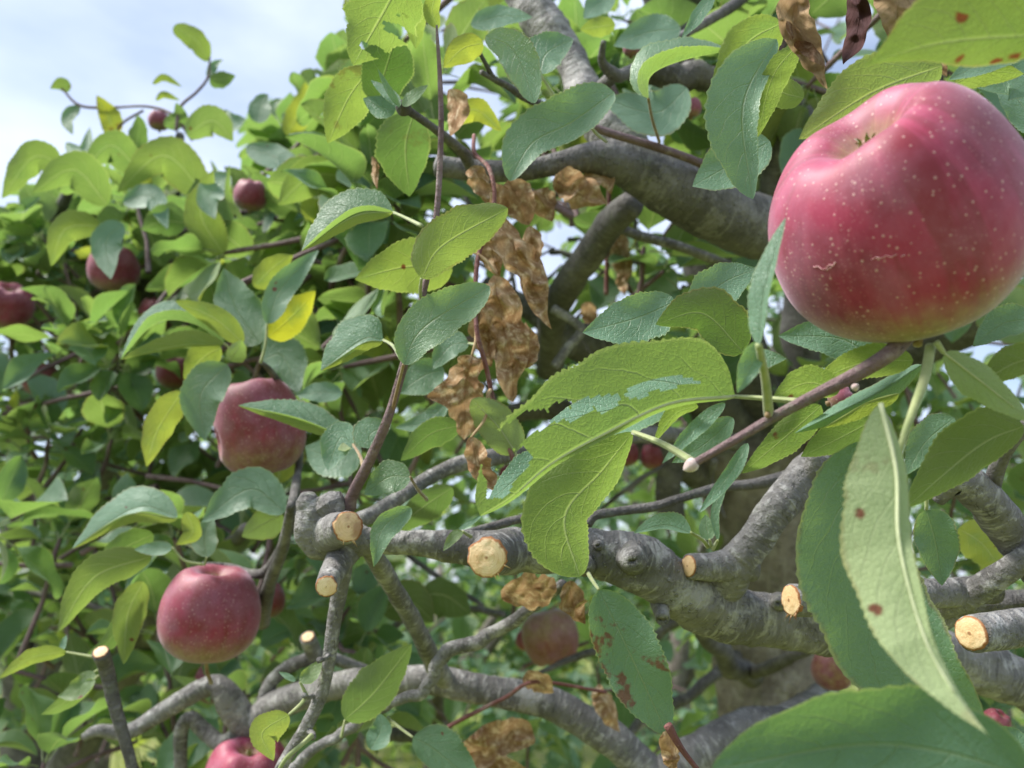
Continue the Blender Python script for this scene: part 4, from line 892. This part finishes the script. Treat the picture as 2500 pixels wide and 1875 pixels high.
# ------------------------------------------------------------------ the crowns behind
SKY = [(-400, 580), (0, 510), (60, 470), (150, 420), (260, 395), (370, 365), (480, 340), (600, 350), (690, 235), (790, 235), (840, 60), (900, -60), (3000, -60)]
def skyline(x):
    for (a, b), (c, d) in zip(SKY, SKY[1:]):
        if a <= x <= c: return b+(d-b)*(x-a)/(c-a)
    return 470
def scatter(box, dr, n, size, out, tw, axis_up=.4, sky_=True, nl=(4, 8), reject=None):
    x0, x1, y0, y1 = box; k = 0; tries = 0
    while k < n and tries < n*30:
        tries += 1
        x, y = random.uniform(x0, x1), random.uniform(y0, y1); d = dr[0]+(dr[1]-dr[0])*random.random()**.8
        if sky_ and y < skyline(x)+125*(.8/d): continue
        if (reject and reject(x, y, d)) or clear(x, y, d): continue
        if y > 937+ (F*(1.25)/d): continue
        c = P(x, y, d); ax = Vector((random.uniform(-1, 1), random.uniform(-1.3, .5), axis_up+random.uniform(-.6, .9)))
        rosette(c, ax, random.randint(*nl), size, out); tw.append((c, ax.normalized(), random.uniform(.04, .16))); k += 1
near_l, near_t, far_l, far_t = [], [], [], []
CLEAR = [(22, 745, 80, 1.0), (278, 655, 70, 1.0), (384, 768, 50, 1.15), (428, 905, 50, 1.02), (100, 928, 50, 1.15), (388, 292, 40, 1.0), (655, 1464, 50, .85), (1345, 1556, 80, .95), (1550, 1106, 90, 1.0), (2010, 1640, 60, .8), (612, 476, 30, .86), (1688, 262, 15, .66), (1541, 118, 15, .64)]
def clear(x, y, d): return any(d < cd+.05 and math.hypot(x-cx, y-cy) < cr+85*(.8/d) for cx, cy, cr, cd in CLEAR)
win = lambda x, y, d: (1180 < x < 1500 and 540 < y < 900 and (d < .95 or random.random() < .45)) or (880 < x < 2000 and 1130 < y < 1500 and random.random() < .6)
scatter((880, 2600, -80, 720), (.74, 1.25), 95, .062, near_l, near_t, reject=win)
scatter((1480, 2600, -80, 330), (.62, .85), 16, .062, near_l, near_t)
scatter((880, 2600, 700, 1150), (.85, 1.5), 46, .062, near_l, near_t, reject=win)
scatter((850, 2600, 700, 1250), (1.4, 2.2), 75, .064, near_l, near_t)
scatter((850, 2600, 1200, 1800), (1.7, 2.6), 60, .064, near_l, near_t)
scatter((900, 2600, 1150, 1900), (.95, 1.6), 46, .062, near_l, near_t, reject=win)
scatter((840, 1120, 60, 1000), (.58, .8), 20, .058, near_l, near_t)
scatter((-150, 900, 1250, 1900), (.74, .98), 34, .064, near_l, near_t)
scatter((600, 3200, -1500, -60), (.9, 1.8), 34, .065, near_l, near_t, sky_=False)  # unseen crown above the view, added for the shade it casts
scatter((2500, 3400, -300, 1700), (.7, 1.6), 40, .065, near_l, near_t, sky_=False)
scatter((1000, 2500, -300, 900), (1.5, 2.4), 60, .065, near_l, near_t, sky_=False, reject=lambda x, y, d: y < 150 and random.random() < .5)
scatter((1500, 2650, 250, 1300), (1.3, 2.2), 70, .066, near_l, near_t, sky_=False)
scatter((-150, 900, 250, 760), (.96, 1.3), 150, .055, far_l, far_t)
scatter((-150, 900, 480, 950), (.78, .97), 40, .054, far_l, far_t)
scatter((-150, 900, 700, 1600), (.92, 1.4), 150, .051, far_l, far_t)
scatter((-300, 950, 300, 1800), (1.35, 2.4), 230, .062, far_l, far_t)
scatter((-1200, -150, 450, 1700), (.9, 2.0), 60, .064, far_l, far_t)

def single_out(sets):
    """Find which leaves show largest from the camera: those become parts of their own, the rest one foliage part per tree."""
    objs = [join_leaves('foliage', items, tree, PROTO) for tree, items in sets]
    bpy.context.view_layer.update(); dg = bpy.context.evaluated_depsgraph_get()
    nf = len(PROTO[0][1]); hits = {o.name: np.zeros(len(items)) for o, (tr_, items) in zip(objs, sets)}
    for j in range(240):
        for i in range(320):
            dv = P((i+.5)*2500/320, (j+.5)*1875/240, 1.0)-CAM
            ok, _l, _n, fi, ob, _m = sc.ray_cast(dg, CAM, dv.normalized())
            if ok and ob.name in hits: hits[ob.name][fi//nf] += 1
    for o, (tree, items) in zip(objs, sets):
        order = np.argsort(-hits[o.name], kind='stable'); nkeep = 296-count(tree, 'leaf')
        keep = [items[k] for k in order[:nkeep]]; rest = [items[k] for k in order[nkeep:]]
        bpy.data.objects.remove(o, do_unlink=True)
        for (p, Rm, size, k) in keep:
            c = bpy.data.objects.new('leaf', PMESH[k]); COL.objects.link(c)
            c.matrix_basis = Matrix.Translation(p) @ Rm.to_4x4() @ Matrix.Scale(size, 4); attach(c, tree)
        join_leaves('foliage', rest, tree, PROTO)
def spurs(tree, twigs):
    vs, fs = [], []                                   # the spurs that carry the rosettes
    for c, ax, ln in twigs:
        b = len(vs); e1 = ax.orthogonal().normalized(); e2 = ax.cross(e1)
        mid_ = c-ax*ln*.5+e1*.004
        for q, r in ((c+ax*.004, .0018), (c-ax*ln*.1, .0028), (mid_, .0026), (c-ax*ln, .0034)):
            for k in range(6): a = k*math.pi/3; vs.append(tuple(q+(e1*math.cos(a)+e2*math.sin(a))*r))
        for i in range(3):
            for k in range(6): fs.append((b+i*6+k, b+i*6+(k+1) % 6, b+i*6+6+(k+1) % 6, b+i*6+6+k))
    o = link('spurs', mesh('spurs', vs, fs, M_SHOOT, [(v[2]*3, v[0]*9) for v in vs]), tree); o['kind'] = 'stuff'
def count(tree, base): return sum(1 for c in tree.children if c.name.split('.')[0] == base)
spurs(T1, near_t); spurs(T2, far_t)

# limbs of the left tree
wtube(T2, [(-1.15, 2.0, -.1, .10), (-1.14, 2.0, .1, .075), (-1.12, 1.98, .6, .065), (-1.08, 1.95, 1.0, .06)], M_TRUNK, 30, 24, .16, 'trunk')
for pts in ([(-1.08, 1.95, .98, .05), W(150, 1500, 1.8, .035), W(260, 1150, 1.5, .026), W(330, 800, 1.3, .018), W(420, 480, 1.1, .010), W(440, 330, 1.0, .005)],
            [(-1.08, 1.95, 1.0, .045), W(50, 1350, 1.8, .03), W(60, 950, 1.5, .02), W(110, 620, 1.25, .012), W(180, 440, 1.05, .006)],
            [(-1.08, 1.95, .95, .045), W(300, 1650, 1.5, .03), W(480, 1350, 1.2, .022), W(620, 1000, 1.1, .016), W(700, 650, 1.0, .010), W(740, 380, .95, .005)],
            [W(480, 1350, 1.2, .016), W(560, 1330, .95, .009), W(600, 1290, .80, .006)]):
    wtube(T2, pts, M_DARK, 40, 14, .18)
B([(720, 1250, .52, 26), (690, 1330, .57, 24), (640, 1400, .62, 24), (560, 1385, .645, 20), (495, 1380, .63, 16)], M_DARK)
B([(712, 1230, .5, 22), (690, 1340, .55, 30), (660, 1420, .6, 34), (640, 1520, .66, 36)], M_DARK)
B([(640, 886, .58, 10), (660, 905, .60, 14), (700, 960, .66, 18), (735, 1010, .67, 16), (730, 1130, .64, 18), (715, 1230, .52, 24)], M_DARK, name='twig')

# ------------------------------------------------------------------ orchard trees farther off
def far_tree(x, y, h, label, first=None):
    t = thing('orchard_tree', label, 'tree', (x, y, 0), 'distant orchard trees')
    if first:
        for ch in first.children:
            c = ch.copy(); COL.objects.link(c); c.parent = t; c.matrix_parent_inverse = Matrix.Identity(4)
        t.rotation_euler.z = random.random()*6.28; t.scale = (h/3.0,)*3
        return t
    return t
ft = far_tree(0, 0, 3.0, '')
bpy.context.view_layer.update()
tr = [(0, 0, -.1, .13), (.01, 0, .3, .10), (.0, .02, .9, .085), (.03, 0, 1.3, .07)]
o = tube('trunk', [(a[0], a[1], a[2]) for a in tr], [a[3] for a in tr], M_TRUNK, ft, 14, True, .1)
for i in range(6):
    a = i*1.05; o = tube('limb', [(.02, 0, .9+.08*i), (.45*math.cos(a), .45*math.sin(a), 1.4+.1*i), (.9*math.cos(a), .9*math.sin(a), 1.75+.15*i)], [.05, .03, .012], M_TRUNK, ft, 8, True, .1)
items = []
for i in range(330):
    a = random.random()*6.28; z = random.uniform(.55, 3.0); rr = (1.25*math.sin(min(1, max(.12, (3.15-z)/1.7))*1.57))*random.random()**.45
    if z < 1: rr = max(rr, .6)
    lump = 1+.25*noise.noise((math.cos(a)*1.5, math.sin(a)*1.5, z*1.5))
    c = Vector((rr*math.cos(a)*lump, rr*math.sin(a)*lump, z)); rosette(c, Vector((c.x, c.y, .5)), 7, .12, items)
o = join_leaves('crown', items, ft, LOWP)
ft['label'] = 'blurred orchard tree right of centre, beside the near trunk'; ft.location = (1.0, 5.2, 0)
for x, y, h, lb in ((-1.9, 3.9, 2.9, 'blurred orchard tree behind the lower left foliage'), (-.4, 4.6, 2.5, 'blurred orchard tree showing below the low limb, behind the unripe apple'),
                    (3.3, 5.8, 2.7, 'blurred orchard tree glimpsed at the right edge below the big apple'),
                    (-1.4, 7.6, 3.0, ''), (1.4, 9.0, 2.9, ''), (.2, 13.5, 3.2, '')):
    far_tree(x, y, h, lb or 'farthest blurred orchard tree, specks of green in the lower gaps', ft)

# ------------------------------------------------------------------ apples
PROF = [(0, .60), (.07, .605), (.15, .64), (.24, .73), (.35, .82), (.48, .86), (.63, .80), (.79, .63), (.915, .38), (.985, .10), (.99, -.16), (.94, -.42), (.82, -.65), (.65, -.81), (.46, -.89), (.30, -.86), (.18, -.72), (.08, -.58), (0, -.54)]
def apple(px, py, d, diam, label, axis=(0, 1, .2), seed=1, green=0.0, lobes=.035, lump=.05, segs=40, rows=40, tilt=None, group='red apples in the trees', squash=1.0, sepals=True, stem=None, dent=None, dusk=.6):
    R = diam*.5/F*d; c = P(px, py, d)
    Z = (RT*axis[0]+UP*axis[1]-FWD*axis[2]).normalized(); X = Z.orthogonal().normalized(); X = (RT-Z*RT.dot(Z)).normalized(); Y = Z.cross(X)
    prof_ = cat([(a, b) for a, b in PROF], rows)
    v, uv, f = [], [], []
    for i, (r, z) in enumerate(prof_):
        r = max(0.0, r)
        for k in range(segs+1):
            a = 2*math.pi*(k % segs)/segs
            rim = math.exp(-((z-.85)/.35)**2) if i < rows*.5 else 0
            rr = r*(1+lobes*math.cos(5*a+seed)*(rim+.25)+lump*noise.noise((math.cos(a)*.9+seed, math.sin(a)*.9, z*.9)))
            zz = z*squash*(1+.5*lump*noise.noise((math.cos(a)*1.1, math.sin(a)*1.1+seed, 4)))+lobes*.9*math.cos(5*a+seed)*rim
            if tilt: zz += tilt[1]*math.cos(a-tilt[0])*rim*min(1, r*2.2)
            q = (X*rr*math.cos(a)+Y*rr*math.sin(a)+Z*zz)
            if dent:
                dv = Vector((RT*dent[0]+UP*dent[1]-FWD*dent[2])).normalized(); w = q.normalized().dot(dv)
                q -= dv*dent[3]*math.exp(-((1-w)/dent[4])**2)
            v.append(q*R); uv.append((k/segs, i/rows))
    Wd = segs+1
    for i in range(rows):
        for k in range(segs): a = i*Wd+k; f.append((a, a+Wd, a+Wd+1, a+1))
    t = bpy.data.objects.new('apple', mesh('apple', [tuple(q) for q in v], f, M_APPLE, uv)); COL.objects.link(t); t.location = c
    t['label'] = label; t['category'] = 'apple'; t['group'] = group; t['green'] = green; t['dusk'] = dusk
    if sepals:
        vs, fs = [], []
        for s in range(5):
            a = s*1.2566+seed; e = X*math.cos(a)+Y*math.sin(a); side = Z.cross(e)
            b = len(vs)
            for q, (rr, zz, w) in enumerate(((.03, .60, .035), (.060, .645, .040), (.078, .69, .028), (.066, .735, .014), (.09, .76, .003))):
                for sg in (-1, 0, 1): vs.append(tuple(c+(e*(rr-.02*abs(sg))+Z*zz*squash+side*sg*w)*R))
            for q in range(4):
                for j in range(2): n0 = b+q*3+j; fs.append((n0, n0+1, n0+4, n0+3))
        link('calyx', mesh('calyx', vs, fs, M_SEPAL), t, tuple(c+Z*R*.6))
    sp = [c-Z*R*.5, c-Z*R*.9, c-Z*R*1.15+Y*R*.05] if stem is None else [c-Z*R*.5, c-Z*R*.85]+[P(*q) for q in stem]
    tube('stem', [tuple(q) for q in sp], [.0016, .0014] + [.0016]*(len(sp)-2), M_PETR, t, seg=8, world=True)
    return t, c, R, Z
A = apple
big, bc, bR, bZ = A(2178, 532, .262, 610, 'big pink-red apple filling the upper right corner, nearest the lens', (-.50, .78, .42), 2.2, lobes=.018, lump=.05, segs=120, rows=110, tilt=(-.5, .09), stem=[(2240, 840, .262)], squash=.95, dusk=0.0)
# corky scars on the big apple's skin
bpy.context.view_layer.update()
def on_apple(px, py):
    o = P(px, py, .05); dv = (o-CAM).normalized()
    ok, loc, nr, _ = big.ray_cast(big.matrix_world.inverted() @ o, big.matrix_world.to_3x3().inverted() @ dv)
    return (big.matrix_world @ loc + nr*.0001) if ok else None
for line in ([(1986, 652), (1998, 650), (2008, 658), (2016, 656), (2024, 646), (2036, 648)], [(2018, 660), (2030, 652), (2040, 640)], [(2128, 634), (2140, 628), (2152, 630), (2164, 624), (2176, 628), (2190, 620)], [(2200, 626), (2210, 622)]):
    pts = [on_apple(*q) for q in line]
    if all(pts): tube('scar', [tuple(q) for q in pts], [.00009+.00008*random.random() for _ in pts], M_SCAR, big, seg=6, world=True, bump=.4)
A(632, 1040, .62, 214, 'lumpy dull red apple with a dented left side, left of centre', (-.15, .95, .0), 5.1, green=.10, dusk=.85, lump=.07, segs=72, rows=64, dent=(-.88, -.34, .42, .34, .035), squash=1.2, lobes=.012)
A(514, 1494, .60, 240, 'round red apple hanging clear at the lower left', (.10, .98, -.02), 7.7, lump=.04, lobes=.012, segs=64, rows=56, stem=[(505, 1640, .6), (516, 1668, .61)])
a4, c4, R4, Z4 = A(604, 1905, .68, 210, 'bright red apple cut off by the bottom edge', (.1, .9, .1), 3.1, segs=48, dusk=.1)
A(20, 745, 1.0, 112, 'dark red apple at the left edge', (.35, .8, .35), 4.2)
A(278, 655, 1.0, 118, 'red apple half hidden by a pale leaf in the left foliage', (.1, .9, .2), 6.0)
A(384, 768, 1.15, 86, 'pink apple peeping out above the folded leaf', (.1, .9, .2), 1.4)
A(428, 905, 1.02, 90, 'small red apple between the spotted leaf and the dark foliage', (.2, .9, .2), 2.9)
S([(150, 1010), (110, 955), (62, 920)], 36, 42, 1.0, 't', pale=.3)
A(100, 924, 1.15, 84, 'pale pink apple topped by a leaf near the left edge', (0, 1, .1), 8.8)
A(388, 294, 1.0, 50, 'small pink apple up on the skyline of the left tree', (0, 1, .1), 9.3)
A(1345, 1556, .95, 140, 'unripe brownish-green apple under the low limb', (.2, -.9, .2), 3.8, green=.70, lump=.08, stem=[(1370, 1470, .95)])
A(655, 1464, .85, 84, 'pale red apple just behind the round one', (.1, .9, .2), 2.0, green=.35)
A(1530, 1108, 1.0, 60, 'small pink apple in the dark gap below the holed leaf, left one', (0, 1, .2), 1.0)
A(1596, 1114, 1.0, 66, 'small pink apple in the dark gap below the holed leaf, right one', (0, 1, .2), 5.0)
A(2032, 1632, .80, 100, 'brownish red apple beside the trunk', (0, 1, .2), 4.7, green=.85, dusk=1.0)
A(528, 1662, .9, 104, 'faint pink apple above the winding limb', (0, 1, .2), 6.6)
A(2432, 1765, .55, 66, 'crimson apple low at the right edge', (.3, .8, .3), 7.1)
A(612, 476, .86, 80, 'dark red apple deep in the upper left foliage', (.2, .9, .3), 1.9)
A(1284, 1562, 1.1, 52, 'tiny pink apple behind the unripe one', (0, 1, .2), 2.3)
A(1242, 1158, 1.0, 50, 'tiny pink apple behind the curled dry leaf', (0, 1, .2), 8.0)
A(2052, 972, .42, 62, 'small pink apple behind the near twig', (.8, .4, .2), 3.3)
A(1688, 262, .66, 50, 'small pale pink apple in the upper gap left of the big one', (0, 1, .2), 5.9, green=.1)
A(1541, 118, .64, 40, 'tiny pink apple high among the upper leaves', (0, 1, .2), 6.3)
single_out([(T1, near_l), (T2, far_l)])
